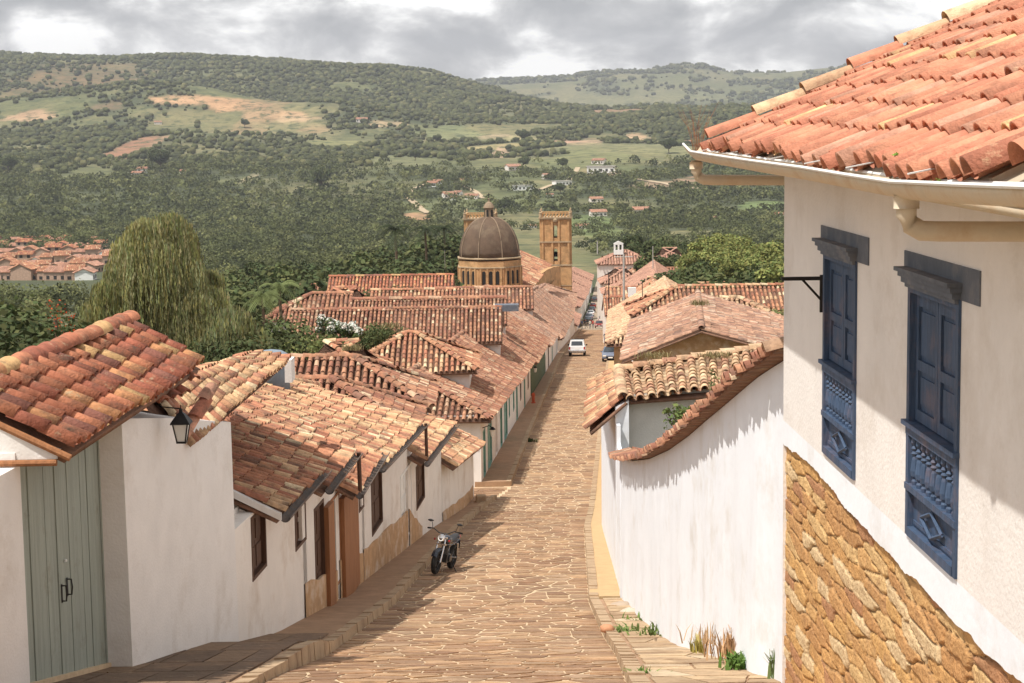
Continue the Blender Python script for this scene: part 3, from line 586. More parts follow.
# ------------------------------------------------------------------ gable / hip house along a facade line
def house(label, A, B, zeA, zeB, r, pal='row', ov=.5, pitch=.49, side=-1, hipA=False, hipB=False, ops=(), wmat='plaster', group=None, name='tiled_house', zrA=None, zrB=None, detail=None, vov=.15, vovA=None, zg=None, plinth=None, fmat='brownwood', pmat='brownwood', rb=None, category='house', backroof=True, ridge=True):
    A = np.array(A, float); B = np.array(B, float); d2 = nrm(B-A); n2 = np.array([-d2[1], d2[0]]) if side < 0 else np.array([d2[1], -d2[0]])
    base = (A+B)/2; zg = min(Zp(A[1]), Zp(B[1]))-.6 if zg is None else zg
    t = thing(name, label, category, (base[0], base[1], zg+.6), 0, group)
    rb = r if rb is None else rb
    e = lambda p, z, q: np.array([p[0]+n2[0]*q, p[1]+n2[1]*q, z]); D3 = np.array([*d2, 0])
    zrA = zeA+(r+ov)*pitch if zrA is None else zrA; zrB = zeB+(r+ov)*pitch if zrB is None else zrB
    ext = lambda P, s, hip: P+D3*s*(vov if not hip else ov)
    sl_ = (zrB-zrA)/max(.1, np.linalg.norm(B-A)); zs = (zeB-zeA)/max(.1, np.linalg.norm(B-A))
    vA = vov if vovA is None else vovA
    E0 = e(A, zeA, -ov)-D3*(ov if hipA else vA); E1 = e(B, zeB, -ov)+D3*(ov if hipB else vov)
    R0 = e(A, zrA, r)-D3*(ov if hipA else vA); R1 = e(B, zrB, r)+D3*(ov if hipB else vov)
    G0 = e(A, zeA, r+rb+ov)-D3*(ov if hipA else vA); G1 = e(B, zeB, r+rb+ov)+D3*(ov if hipB else vov)
    dist = detail if detail is not None else min(A[1], B[1]); kw = KW(dist); run = math.hypot(r+ov, zrA-zeA); W = r+ov
    def keep(s, tt, Lc, Ls):
        k = np.ones(len(s), bool); f = tt/Ls
        if hipA: k &= s > f*W-.12
        if hipB: k &= (Lc-s) > f*W-.12
        return k
    parts = [tile_patch(E0, E1, R0, R1, pal=pal, keep=keep, **kw)]
    if backroof: parts.append(tile_patch(G1, G0, R1, R0, pal=pal, keep=lambda s, tt, Lc, Ls: keep(Lc-s, tt, Lc, Ls), **kw))
    H0 = R0+D3*W*hipA; H1 = R1-D3*W*hipB
    H0[2] = lerp(R0[2], R1[2], W*hipA/np.linalg.norm(R1-R0)); H1[2] = lerp(R1[2], R0[2], W*hipB/np.linalg.norm(R1-R0))
    parts += [slab(E0, E1, H0, H1), slab(G1, G0, H1, H0)]
    if hipA:
        parts += [tri_slab(G0, E0, H0)]
        parts.append(tile_patch(G0, E0, G0+(H0-(G0+E0)/2), E0+(H0-(G0+E0)/2), pal=pal, keep=lambda s, tt, Lc, Ls: (s > tt/Ls*Lc/2-.1) & (Lc-s > tt/Ls*Lc/2-.1), **kw))
    if hipB:
        parts += [tri_slab(E1, G1, H1)]
        parts.append(tile_patch(E1, G1, E1+(H1-(G1+E1)/2), G1+(H1-(G1+E1)/2), pal=pal, keep=lambda s, tt, Lc, Ls: (s > tt/Ls*Lc/2-.1) & (Lc-s > tt/Ls*Lc/2-.1), **kw))
    V, Fq, C = cat(parts); ro = mk('roof', V, Fq, M['tile'], t, cols=C, smooth=False)
    if ridge:
        rt = [ridge_tiles(H0, H1, pal=pal, r=.13 if dist < 120 else .2, rl=.45 if dist < 120 else 1.)]
        up = np.array([0, 0, .03])
        for fl_, Hh, Es in ((hipA, H0, (E0, G0)), (hipB, H1, (E1, G1))):
            if fl_:
                for E_ in Es: rt.append(ridge_tiles(E_+up, Hh+up, pal=pal, r=.13 if dist < 120 else .2, rl=.45 if dist < 120 else 1.))
        V, Fq, C = cat(rt); mk('ridge', V, Fq, M['tile'], ro, cols=C)
    # walls
    sA_ = (zrA-zeA)/(r+ov); sB_ = (zrB-zeB)/(r+ov); dz = ov*sA_-.16; dzB = ov*sB_-.16; iq = .29 if len(ops or ()) else 0
    inw = np.array([n2[0], n2[1]])
    if ops is not None and len(ops):
        wl = wall_open(A, B, zg, zeA+dz, zeB+dzB, list(ops), M[wmat], t, inward=inw)
        for i, o in enumerate(ops):
            kind = o[4] if len(o) > 4 else 'window'
            if kind == 'none': continue
            frame_open(A, B, o, t, inw, kind, o[5] if len(o) > 5 else fmat, o[6] if len(o) > 6 else pmat)
    a0 = A if not len(ops or ()) else A+inw*.29; b0 = B if not len(ops or ()) else B+inw*.29
    A3, B3 = A+inw*(r+rb), B+inw*(r+rb); mA, mB_ = A+inw*r, B+inw*r
    V = [(*a0, zg), (*b0, zg), (*B3, zg), (*A3, zg), (*a0, zeA+dz+iq*sA_-.02), (*b0, zeB+dzB+iq*sB_-.02), (*B3, zeB-.1), (*A3, zeA-.1)]
    Fc = [(0, 1, 5, 4), (2, 3, 7, 6)]
    if hipA or vA < 0: Fc.append((3, 0, 4, 7))
    else: V.append((*mA, zrA-.2)); Fc.append((3, 0, 4, len(V)-1, 7))
    if hipB: Fc.append((1, 2, 6, 5))
    else: V.append((*mB_, zrB-.2)); Fc.append((1, 2, 6, len(V)-1, 5))
    mk('wall', V, Fc, M[wmat], t)
    if plinth:
        mb = MB(); 
        for (ua, ub, h0, h1) in plinth:
            D = np.array([*d2]); pa = A+D*ua-inw*.03; pb = A+D*ub-inw*.03; nseg = 10; top = []; bot = []
            for i in range(nseg+1):
                p = lerp(pa, pb, i/nseg); zz = Zp(p[1])+.16
                top.append((*p, zz+lerp(h0, h1, i/nseg)+random.uniform(-.05, .05))); bot.append((*p, zz-.3))
            for i in range(nseg):
                o_ = np.array([*inw*.06, 0]); mb.add([bot[i], bot[i+1], top[i+1], top[i], np.array(top[i])+o_, np.array(top[i+1])+o_], [(0, 1, 2, 3), (3, 2, 5, 4)])
        mb.build('plinth', M['ochre'], t)
    return t
def on_facade(px, py, a=FA, b=FB):
    d = at(px, py, 1.); Y = a/(d[0]-b); return d*Y
exec_parts = []
# ================================================================== NEAR LEFT: tiled gate and whitewashed block
PALr = 'red'
dl = lambda y: -5.62+FB*(y-24.3)      # plane of the gate doors
def gate():
    t = thing('tiled_gateway', 'sage green plank double gate under a small red tiled roof at lower left', 'gateway', (-6.2, 22.5, -7.2))
    E0 = at(68, 452, 20.6); E1 = at(202, 364, 27.4); R0 = at(-54, 394, 20.7); R1 = at(130, 323, 28.0)
    d = nrm(E1-E0); B0 = R0*2-E0; B1 = R1*2-E1; B0[2] = E0[2]-.1; B1[2] = E1[2]-.1
    V, Fq, C = cat([tile_patch(E0, E1, R0, R1, sp=.36, rl=.36, seg=10, pal='red', ring=True, rr=.34), tile_patch(B1, B0, R1, R0, sp=.43, rl=.37, seg=6, pal='red'), slab(E0+d*.05, E1-d*.05, R0+d*.05, R1-d*.05, .09, drop=.07), slab(B1, B0, R1, R0, .09, drop=.07)])
    ro = mk('roof', V, Fq, M['tile'], t, cols=C, smooth=True)
    V, Fq, C = ridge_tiles(R0+np.array([0, -.5, -.02]), R1+d*.1, r=.14, rl=.5, pal='red', seg=10); mk('ridge', V, Fq, M['tile'], ro, cols=C, smooth=True)
    # verge tile along the near edge, wooden rafters under the eave
    mb = MB(); mb.tube([R0+np.array([0, -.02, -.07]), E0+np.array([.03, -.02, -.07])], .045, 8, (.36, .14, .09)); mb.build('verge', M['redwood'], ro)
    for i in range(12):
        mb = MB(); p = lerp(E0, E1, (i+.5)/12); q = lerp(R0, R1, (i+.5)/12); mb.tube([p+np.array([-.06, 0, -.14])+(q-p)*.02, q+np.array([0, 0, -.24])], .04, 6); mb.build('rafter', M['brownwood'], ro)
    # wall beside and over the doors
    mb = MB(); Y0, Y1 = 20.75, 24.5
    def seg(ya, yb, za, zb_, th=.35, q=0): mb.add([(dl(ya)+q, ya, za), (dl(yb)+q, yb, za), (dl(yb)+q, yb, zb_), (dl(ya)+q, ya, zb_), (dl(ya)-th, ya, za), (dl(yb)-th, yb, za), (dl(yb)-th, yb, zb_), (dl(ya)-th, ya, zb_)], [(0, 1, 2, 3), (5, 4, 7, 6), (3, 2, 6, 7), (0, 3, 7, 4), (1, 5, 6, 2)])
    seg(14, 20.6, -8.4, -3.87, q=.02); seg(20.6, Y0, -8.4, -3.7, q=.02); seg(Y0, Y1+.02, -3.86, -3.6)
    mb.build('wall', M['plaster'], t)
    # white gable board with its brown beam, across the near end of the roof
    g = MB(); a = at(-60, 461, 20.62); b = at(57, 459, 20.62); c = at(57, 452, 20.62); e_ = at(-45, 408, 20.62)
    g.add([a, b, c, e_]+[p+np.array([0, .3, 0]) for p in (a, b, c, e_)], [(0, 1, 2, 3), (5, 4, 7, 6), (0, 4, 5, 1), (1, 5, 6, 2), (2, 6, 7, 3)]); g.build('gable_panel', M['plaster'], t)
    g = MB(); g.tube([a+np.array([0, -.02, -.04]), b+np.array([0, -.02, -.04])], .04, 8); g.build('beam', M['redwood'], t)
    # leaves of the gate: individual planks
    mid = lerp(Y0, Y1, .42); zt = -3.86
    for k, (ya, yb) in enumerate(((Y0+.02, mid-.008), (mid+.008, Y1-.02))):
        mb = MB(); n = 8; ys = np.linspace(ya, yb, n+1)
        for i in range(n):
            y1, y2 = ys[i]+.006, ys[i+1]-.006; q = -.05+random.uniform(-.008, .008); zb = Zp((y1+y2)/2)+.04
            mb.add([(dl(y1)+q, y1, zb), (dl(y2)+q, y2, zb), (dl(y2)+q, y2, zt), (dl(y1)+q, y1, zt), (dl(y1)+q-.05, y1, zb), (dl(y2)+q-.05, y2, zb), (dl(y2)+q-.05, y2, zt), (dl(y1)+q-.05, y1, zt)], [(0, 1, 2, 3), (0, 3, 7, 4), (1, 5, 6, 2), (3, 2, 6, 7)])
        mb.add([(dl(ya)-.12, ya, -8), (dl(yb)-.12, yb, -8), (dl(yb)-.12, yb, zt), (dl(ya)-.12, ya, zt)], [(0, 1, 2, 3)])
        lf = mb.build('door_leaf', M['greendoor'], t)
        y = mid-.12 if k == 0 else mid+.10; zc = -5.82 if k == 0 else -5.79; x = dl(y)-.035
        h = MB(); h.tube([(x, y, zc-.1), (x+.05, y, zc-.1), (x+.06, y, zc), (x+.05, y, zc+.1), (x, y, zc+.1)], .011, 6); h.box((x-.003, y, zc), (.012, .035, .24)); h.build('handle', M['iron'], lf)
        if k: MB().lathe((x, y-.05, zc+.36), [(.001, -.02), (.022, -.012), (.022, .012), (.001, .02)], 8).build('lock', M['white'], lf)
    # stone threshold
    mb = MB(); mb.add([(dl(y)+q, y, Zp(y)+hl(y)+h) for y in (20.4, 24.3) for q, h in ((-.12, -.3), (-.12, .09), (.0, .09), (.0, -.3))], [(0, 1, 2, 3), (4, 7, 6, 5), (1, 5, 6, 2), (2, 6, 7, 3)]); mb.build('threshold', M['joint'], t)
gate()
def block_b():
    t = thing('whitewashed_outbuilding', 'plain white block with pale tiled roof just past the green gate', 'outbuilding', (-6, 27, -8))
    ya, yb = 24.0, 30.3; zt = lambda y: np.interp(y, [24, 26.5, 30.3], [-3.85, -4.25, -4.95]); V = []; Fc = []
    ys = np.linspace(ya, yb, 10); n = len(ys)
    for y in ys:
        w_ = .012*math.sin(y*2.1); V += [(fl(y)+w_+.02, y, Zp(y)-.6), (fl(y)+w_, y, zt(y)), (fl(y)-2.6, y, zt(y)+.4), (fl(y)-2.6, y, Zp(y)-.6)]
    for i in range(n-1):
        k = 4*i; Fc += [(k, k+4, k+5, k+1), (k+1, k+5, k+6, k+2), (k+2, k+6, k+7, k+3)]
    Fc += [(0, 1, 2, 3), tuple(4*(n-1)+j for j in (3, 2, 1, 0))]
    mk('wall', V, Fc, M['plaster'], t)
    E0 = at(187, 449, 27.1); E1 = at(291, 359, 37.4); R0 = at(150, 392, 28.2); R1 = at(255, 354, 38.2)
    B0 = at(90, 400, 29.5); B1 = at(215, 372, 39)
    V, Fq, C = cat([tile_patch(E0, E1, R0, R1, sp=.29, rl=.36, seg=7, pal='gold', ring=True, rr=.34), tile_patch(B1, B0, R1, R0, sp=.3, rl=.4, seg=5, pal='gold'), slab(E0, E1, R0, R1, .1), slab(B1, B0, R1, R0, .1)])
    ro = mk('roof', V, Fq, M['tile'], t, cols=C)
    V, Fq, C = ridge_tiles(at(184, 440, 26.9), at(214, 388, 27.9), r=.11, rl=.45, pal='orange', seg=8); mk('ridge', V, Fq, M['tile'], ro, cols=C)
    # broken tile ends and a loose gutter piece where the two roofs meet
    P_ = [at(px, py, d) for px, py, d in ((150, 404, 24.6), (163, 406, 25.2), (176, 402, 25.6), (168, 394, 25.8), (184, 398, 26.2), (194, 384, 26.8))]
    vs = []
    for p in P_:
        q = p+np.array([-.35, .18, .22]); V, Fq, C = ridge_tiles(p, q, r=.09, rl=.6, pal='red'); mk('eave_tile', V, Fq, M['tile'], ro, cols=C)
    # low wall end of the inner roof seen above the next roof
    mb = MB(); p = at(287, 366, 38.6); mb.box((p[0]+.02, p[1]+.3, p[2]-.12), (.15, .6, .5)); mb.build('chimney_wall', M['plaster'], t)
block_b()
def lantern():
    p = on_facade(163, 425); t = thing('wall_lantern', 'dark iron wall lantern with frosted glass on the white block left of the street', 'lantern', (p[0]+.32, p[1]-.25, p[2]))
    o = np.array(t.location); h = .54
    g = MB(); g.lathe(o, [(.085, -.2), (.145, .06)], 4, a0=.785); g.build('glass', M['lampglass'], t)
    f = MB(); f.lathe(o+np.array([0, 0, .06]), [(.205, 0), (.19, .03), (.07, .15), (.035, .17), (.03, .21), (.01, .23), (.006, .28)], 4, a0=.785)
    f.lathe(o+np.array([0, 0, -.23]), [(.1, 0), (.105, .03)], 4, a0=.785)
    for k in range(4):
        q = .785+k*math.pi/2; c, s = math.cos(q), math.sin(q); f.tube([o+np.array([.09*c, .09*s, -.2]), o+np.array([.152*c, .152*s, .06])], .012, 5)
    f.build('frame', M['iron'], t)
    b = MB(); b.tube([(o[0]-.32, o[1]+.1, o[2]+.3), (o[0], o[1], o[2]+.28)], .01, 6); b.build('bracket', M['iron'], t)
lantern()
# ================================================================== LEFT ROW
zr_ = lambda y: float(np.interp(y, [30, 36, 44, 52, 62, 75], [-5.0, -5.3, -6.35, -7.3, -9.1, -11.1]))
def U(px, ya): return (at_y(px)-ya)*math.hypot(1, FB)
def at_y(px, py=500, a=FA, b=FB): return float(on_facade(px, py, a, b)[1])
def op(pxa, pxb, pya, pyb, ya, *k):
    """opening on the near-left facade from its extent in plan and height"""
    p = on_facade(pxa, pyb); q = on_facade(pxb, pya); q2 = on_facade(pxa, pya)
    return ((p[1]-ya)*math.hypot(1, FB), (q[1]-ya)*math.hypot(1, FB), p[2], q2[2])+k
def gutter(name, A, B, r=.085, par=None, mat='rust', wob=.0, n=10):
    A = np.array(A, float); B = np.array(B, float); d = nrm(B-A); a = nrm(np.cross(d, (0, 0, 1))); u = np.cross(a, d); V = []; Fc = []; K = 9
    for i in range(n+1):
        p = lerp(A, B, i/n)+u*random.uniform(-wob, wob)+a*random.uniform(-wob, wob)
        for rr in (r, r*.86):
            for k in range(K):
                q = math.pi*k/(K-1); V.append(p+a*rr*math.cos(q)-u*rr*math.sin(q))
    for i in range(n):
        for k in range(K-1):
            o = i*2*K; Fc.append((o+k, o+k+1, o+2*K+k+1, o+2*K+k)); Fc.append((o+K+k+1, o+K+k, o+3*K+k, o+3*K+k+1))
        for e_ in (0, K-1): o = i*2*K; Fc.append((o+e_, o+2*K+e_, o+3*K+e_, o+K+e_))
    return mk(name, V, Fc, M[mat], par)
def rowhouse(label, ya, yb, zeA, zeB, pal, ops, plinth=None, wmat='plaster_warm', gut=None, pipe=None, **k):
    t = house(label, (fl(ya), ya), (fl(yb), yb), zeA, zeB, 3.7, pal=pal, ops=ops, zrA=zr_(ya), zrB=zr_(yb), plinth=plinth, wmat=wmat, **{'vov': .06, **k})
    if gut:
        (y0, z0, y1, z1) = gut; g = gutter('gutter', (fl(y0)+.57, y0, z0-.06), (fl(y1)+.57, y1, z1-.06), .1, t)
        if pipe: MB().tube([(fl(y1)+.57, y1, z1-.05), (fl(y1)+.58, y1+.05, pipe)], .05, 8).build('downpipe', M['brownwood'], t)
    return t
ya = 30.35
h1 = rowhouse('white house with two narrow brown windows next past the plain white block', ya, 36.3, -6.93, -6.98, 'row',
  [op(252.5, 265, 516, 582, ya), op(295.5, 305, 500, 552, ya)], gut=(31.9, -6.93, 36.3, -6.9), vovA=-1.5)
p_ = [np.array(at(229, 489, 31.8)), np.array(at(281, 514, 31.8)), np.array(at(281, 521, 31.8)), np.array(at(229, 496, 31.8))]; MB().add(p_+[q+np.array([0, .12, 0]) for q in p_], [(0, 3, 2, 1), (4, 5, 6, 7), (0, 1, 5, 4), (1, 2, 6, 5), (2, 3, 7, 6), (3, 0, 4, 7)]).build('verge_board', M['plaster'], h1)
yg = 31.95; MB().add([(fl(yg)-.02, yg, -6.95), (fl(yg)-7.4, yg, -6.95), (fl(yg)-3.7, yg, -5.2)], [(0, 2, 1)]).build('gable', M['plaster_warm'], h1)
ya = 36.35
rowhouse('cream house with a tall brown door and deep wooden porch midway up the left row', ya, 40.25, -7.38, -7.3, 'row',
  [op(316.5, 323.5, 506, 612, ya, 'door'), op(330.5, 339, 500, 596, ya, 'door', 'redwood', 'dark')], plinth=[(0, 3.9, .75, .7)], gut=(36.45, -7.36, 40.3, -7.28), pipe=-8.25)  # near-black leaf of the second opening paints the shade of an open doorway
# reddish wooden posts of the porch
pt = thing('porch_screen', 'reddish brown timber porch screen beside the open dark doorway', 'porch', (fl(41)+.2, 41.2, -11))
for (p0, p1, yt) in ((324.5, 330.5, 506), (340.5, 355, 497)):
    a = on_facade(p0, 560); b = on_facade(p1, 560); zt = on_facade(p0, yt)[2]; mb = MB(); zb = Zp(a[1])
    mb.obox((a[0]-.02, a[1], zb), (b[0]-a[0], b[1]-a[1], 0), (.14, -.01, 0), (0, 0, zt-zb)); mb.build('post', M['redwood'], pt)
ya = 40.3
rowhouse('white house with a tall shuttered window and a tiny hatch behind the parked motorcycle', ya, 44.0, -8.29, -8.15, 'row',
  [op(359, 363.5, 494, 513, ya)], plinth=[(.3, 3.7, .9, .75)], gut=(40.3, -8.27, 44.6, -8.05))
ya = 44.05
rowhouse('cream house with one long window and a white recessed doorway near the motorcycle', ya, 52.7, -8.4, -8.72, 'gold',
  [op(372, 381.5, 474, 537, ya), op(401.5, 411, 475, 547, ya, 'door', 'white', 'white')], plinth=[(0, 8.4, .8, 1.1)], gut=(43.9, -8.36, 52.8, -8.7), pipe=-9.9)
ya = 52.75
rowhouse('cream house with a single brown window above the stained base by the motorcycle', ya, 61.5, -9.9, -10.2, 'gold', [op(416.5, 424, 466, 511, ya)], plinth=[(0, 3., 1.1, .3)], gut=(52.95, -9.95, 61.6, -10.2))
ya = 61.55
rowhouse('last low cream house of the near left row ending at the side street', ya, 73.1, -11.75, -13.0, 'gold', [], plinth=[(0, 11, .35, .5)])
# ------------------------------------------------------------------ second block
def stripe_doors(ya, yb, items, f):
    ops = []
    for (a, b, h, c) in items:
        zt = lambda y: Zp(y)+.2
        ops.append(((a-ya)*math.hypot(1, .0553), (b-ya)*math.hypot(1, .0553), zt((a+b)/2)+(0 if h > 1.9 else .9), zt((a+b)/2)+min(h, 2.35) if h > 1.9 else zt((a+b)/2)+.9+h, 'door' if h > 1.9 else 'window', c, c))
    return ops
house('long white house with teal doors on the far corner of the left side street', (fl2(78), 78), (fl2(103), 103), -12.72, -14.65, 3.6, pal='brown', hipA=True, zrA=-11.0, zrB=-12.35, wmat='plaster',
  ops=stripe_doors(78, 103, [(79.4, 80.8, 2.2, 'teal'), (82.4, 85.2, 2.2, 'teal'), (88, 89.5, 2.2, 'plaster'), (92, 93.6, 2.2, 'teal'), (95.5, 98.4, 2.2, 'teal'), (100, 101, 1.2, 'teal')], 0))
house('white house with sage doors second past the left side street', (fl2(103), 103), (fl2(128), 128), -14.75, -16.5, 3.6, pal='brown', zrA=-12.35, zrB=-13.6, hipB=False,
  ops=stripe_doors(103, 128, [(104.5, 105.8, 1.2, 'teal'), (108, 109.6, 2.2, 'teal'), (113, 114.2, 1.2, 'brownwood'), (118, 119.6, 2.2, 'teal'), (123.5, 124.8, 1.2, 'brownwood')], 0))
house('low house with a dark green front before the white pickup', (fl2(129), 129), (fl2(158), 158), -17.0, -18.7, 3.8, pal='brown', zrA=-14.2, zrB=-16.0, wmat='darkgreen', ops=[])
house('tiled house at the kerb beside the white pickup', (fl2(159), 159), (fl2(196), 196), -19.4, -21.9, 4.2, pal='grey', zrA=-16.3, zrB=-18.9, ops=stripe_doors(159, 196, [(165, 167, 2.2, 'brownwood'), (176, 178, 2.2, 'teal')], 0))
house('long hip roofed house ahead of the white pickup', (fl2(199), 199), (fl2(250), 250), -23.5, -26.7, 4.4, pal='grey', zrA=-18.9, zrB=-22.1, hipA=True, wmat='plaster')
house('tall house with weathered roof at the crossing left of the street', (fl2(252), 252), (fl2(291), 291), -27.1, -27.0, 4.6, pal='grey', zrA=-22.9, zrB=-25.2, hipA=True, hipB=True, wmat='plaster_warm')
house('low roofed house at the left corner of the crossing', (fl2(294), 294), (fl2(324), 324), -32.6, -34, 5, pal='far', zrA=-29.6, zrB=-31.2, hipB=True, wmat='plaster_warm')
def wing(label, px0, px1, yr, d, r=3.2, pal='brown', pitch=.49, hipA=False, hipB=False, wmat='plaster', name='tiled_house', dz=0):
    a = at(px0, yr, d+r); b = at(px1, yr, d+r); zr = (a[2]+b[2])/2; ze = zr-(r+.4)*pitch
    return house(label, (a[0], d), (b[0], d), ze, ze, r, pal=pal, ov=.4, pitch=pitch, hipA=hipA, hipB=hipB, wmat=wmat, zg=Zp(d)-2)
wing('low tiled wing right behind the near left roofs', 290, 408, 379, 56, 2.6, 'brown', hipB=True)
wing('brown tiled wing with ridge just behind the white chimney wall', 283, 424, 357, 65, 2.8, 'brown', hipB=True)
wing('small hip roofed wing with the weedy ridge left of the long brown roof', 306, 378, 342, 77, 2.4, 'row', hipA=True, hipB=True)
wing('tiled wing butting against the long brown hip roof', 352, 470, 333, 86, 2.8, 'row', hipA=True, hipB=True)
wing('long tiled courtyard range behind the white flowering shrub', 293, 500, 309, 112, 3.4, 'brown')
wing('tiled range just beyond the longest courtyard range', 352, 505, 299, 132, 3., 'brown')
wing('hip roofed house with white wall left of the courtyard ranges', 273, 352, 294, 142, 3.2, 'brown', hipA=True)
wing('small red roofed house between the courtyard ranges', 318, 372, 288, 156, 3.5, 'row', hipA=True, hipB=True)
wing('tiled range below the dark courtyard tree', 372, 455, 290, 168, 3., 'row')
wing('far tiled range with a straight ridge left of the domed church', 330, 453, 276, 196, 4., 'red')
wing('tiled range in front of the church drum', 436, 532, 288, 182, 3.5, 'brown')
wing('low range left of the church drum foot', 300, 420, 284, 215, 3.5, 'brown')
wing('broad tiled roof under the church drum', 440, 540, 292, 250, 5, 'brown')
# ================================================================== NEAR RIGHT: white house, blue windows
WA = 3.33; WB = -.02      # wall plane X = WA+WB*Y
def right_house():
    t = thing('white_corner_house', 'tall white house with blue balcony windows and orange tiled roof filling the right edge', 'house', (5, 14, -6))
    A = np.array([WA+WB*19.1, 19.1]); B = np.array([WA+WB*6., 6.]); d = nrm(B-A); inn = np.array([-d[1], d[0]]); inn = inn if inn[0] > 0 else -inn
    pos = lambda y: (19.1-y)*math.hypot(1, WB)
    ops = [(pos(16.86), pos(15.42), -3.12, -1.15), (pos(13.54), pos(12.1), -3.16, -1.17)]
    # plaster wall whose lower edge crumbles over the stonework
    bp = sorted([tuple(on_facade(px, py, WA, WB)[1:]) for px, py in ((793, 452), (815, 468), (845, 508), (880, 543), (905, 570), (935, 602), (965, 634), (1000, 662), (1023, 683))])
    bY = [6.]+[q[0] for q in bp]+[19.2]; bZ = [bp[0][1]-.3]+[q[1] for q in bp]+[bp[-1][1]]
    zbot = lambda y: float(np.interp(y, bY, bZ))+.09*(float(fbm(y*2.2, 3.3, 4, 77))-.5)
    zmid = -3.18
    wall_open(A, B, zmid, -.2, -.2, ops, M['plaster'], t, inward=inn, depth=.14)
    mb = MB(); ys = np.arange(19.1, 5.99, -.045); top = []; bot = []; bi = []
    for y in ys:
        q = WA+WB*y; z = min(zbot(y)+random.uniform(-.006, .006), zmid-.02); top.append((q, y, zmid)); bot.append((q-.005, y, z)); bi.append((q+.1, y, z+.01))
    n = len(ys); mb.add(top+bot+bi, [(i, i+1, n+i+1, n+i) for i in range(n-1)]+[(n+i, n+i+1, 2*n+i+1, 2*n+i) for i in range(n-1)]); mb.build('plaster_skirt', M['plaster_bright'], t)  # brighter whitewash paints in the sun on the strip below the eave shadow
    # end wall, back volume
    x1 = 9.5; mb = MB()
    mb.add([(A[0], 19.1, -9), (x1, 19.1, -9), (x1, 19.1, 2.6), (A[0], 19.1, -.2), (B[0]+.24, 6, -9), (x1, 6, -9), (x1, 6, 2.6), (B[0]+.24, 6, -.2)], [(0, 1, 2, 3), (5, 4, 7, 6), (1, 5, 6, 2)]); mb.build('end_wall', M['plaster'], t)
    # rubble masonry: one relief surface, its stones laid as warped courses
    ny_, nz_ = 460, 330; yy, zz = np.meshgrid(np.linspace(19.1, 8.5, ny_), np.linspace(-7.9, -3.17, nz_), indexing='ij')
    wy = yy/.74+.2*(fbm(yy*1.7, zz*1.7, 3, 12)-.5)*2; wz = zz/.135+.5*(fbm(yy*1.1+9, zz*1.1, 3, 15)-.5)*2
    cy_, cz_ = np.floor(wy).astype(np.int64), np.floor(wz).astype(np.int64); F1 = np.full(wy.shape, 9.); F2 = F1.copy(); ID = np.zeros(wy.shape)
    for a in (-1, 0, 1):
        for b in (-1, 0, 1):
            gy_, gz_ = cy_+a, cz_+b; px_ = gy_+.5+(hsh(gy_, gz_, 3)-.5)*.85+.5*(gz_ % 2); pz_ = gz_+.5+(hsh(gy_, gz_, 8)-.5)*.6
            d = np.maximum(np.abs(wy-px_+.25), np.abs(wz-pz_)*1.0)*.6+.4*np.hypot(wy-px_+.25, wz-pz_); m_ = d < F1; F2 = np.where(m_, F1, np.minimum(F2, d)); ID = np.where(m_, hsh(gy_, gz_, 21)*.999, ID); F1 = np.where(m_, d, F1)
    ed = np.clip((F2-F1)/.1, 0, 1); ht = ed**.6*(.034+.022*ID)+.014*(fbm(yy*9, zz*9, 4, 33)-.5)
    pal_ = np.array([(.55, .31, .12), (.6, .36, .15), (.5, .27, .11), (.62, .41, .19), (.43, .22, .11), (.58, .34, .13), (.64, .47, .27), (.52, .29, .12)]); ci = (ID*8).astype(int)
    C = pal_[ci]*(.88+.24*fbm(yy*5, zz*5, 4, 41))[..., None]; mo = np.clip(1.25-(F2-F1)/.06, 0, 1)[..., None]*.85; C = C*(1-mo)+np.array([.2, .115, .06])*mo
    idx_ = np.arange(ny_*nz_).reshape(ny_, nz_); Fm = np.stack([idx_[:-1, :-1], idx_[1:, :-1], idx_[1:, 1:], idx_[:-1, 1:]], -1).reshape(-1, 4)
    mk('stone_base', np.stack([WA+WB*yy+.075-ht, yy, zz], -1).reshape(-1, 3), Fm, M['stone'], t, cols=C.reshape(-1, 3), smooth=True)
    # roof: verge at the far end, eave along the street
    ex = lambda y: 2.60+WB*y; ze = -.235; s = .472; ye0, ye1 = 20.8, 9.15; Wd = 6.6
    E0 = np.array([ex(ye0)+.12, ye0, ze-.01]); E1 = np.array([ex(ye1)+.06, ye1, ze-.075]); up = np.array([Wd, .05, Wd*s])
    V, Fq, C = cat([tile_patch(E0, E1, E0+up, E1+up, sp=.29, rl=.42, seg=12, pal='orange', ring=True, rr=.37, wob=.7, rag=.08)])
    ro = mk('roof', V, Fq, M['newtile'], t, cols=C, smooth=True)
    v, f, c = slab(E0-np.array([.1, 0, .045]), E1+np.array([-.1, -2.5, -.045]), E0+up, E1+up+np.array([0, -2.5, 0]), .05, drop=.06); mk('roof_deck', v, f, M['pvc'], ro)
    # verge course of paler tiles lying along the far edge
    vs = []
    for k in range(12):
        p = E0+up*(k/12+.005)+np.array([0, -.06+random.uniform(-.03, .03), .05]); q = E0+up*((k+1.12)/12)+np.array([0, -.06, .02]); vs.append(ridge_tiles(p, q, r=.12, rl=2, pal='pale' if k % 3 else 'orange', seg=8))
    V, Fq, C = cat(vs); mk('verge', V, Fq, M['newtile'], ro, cols=C, smooth=True)
    # end cap tile at the near break of the roof
    p = E1+np.array([.1, -.3, .04]); V, Fq, C = ridge_tiles(p, p+np.array([1.1, .05, .54]), r=.15, rl=.6, pal='orange', seg=12); mk('end_tile', V, Fq, M['newtile'], ro, cols=C, smooth=True)
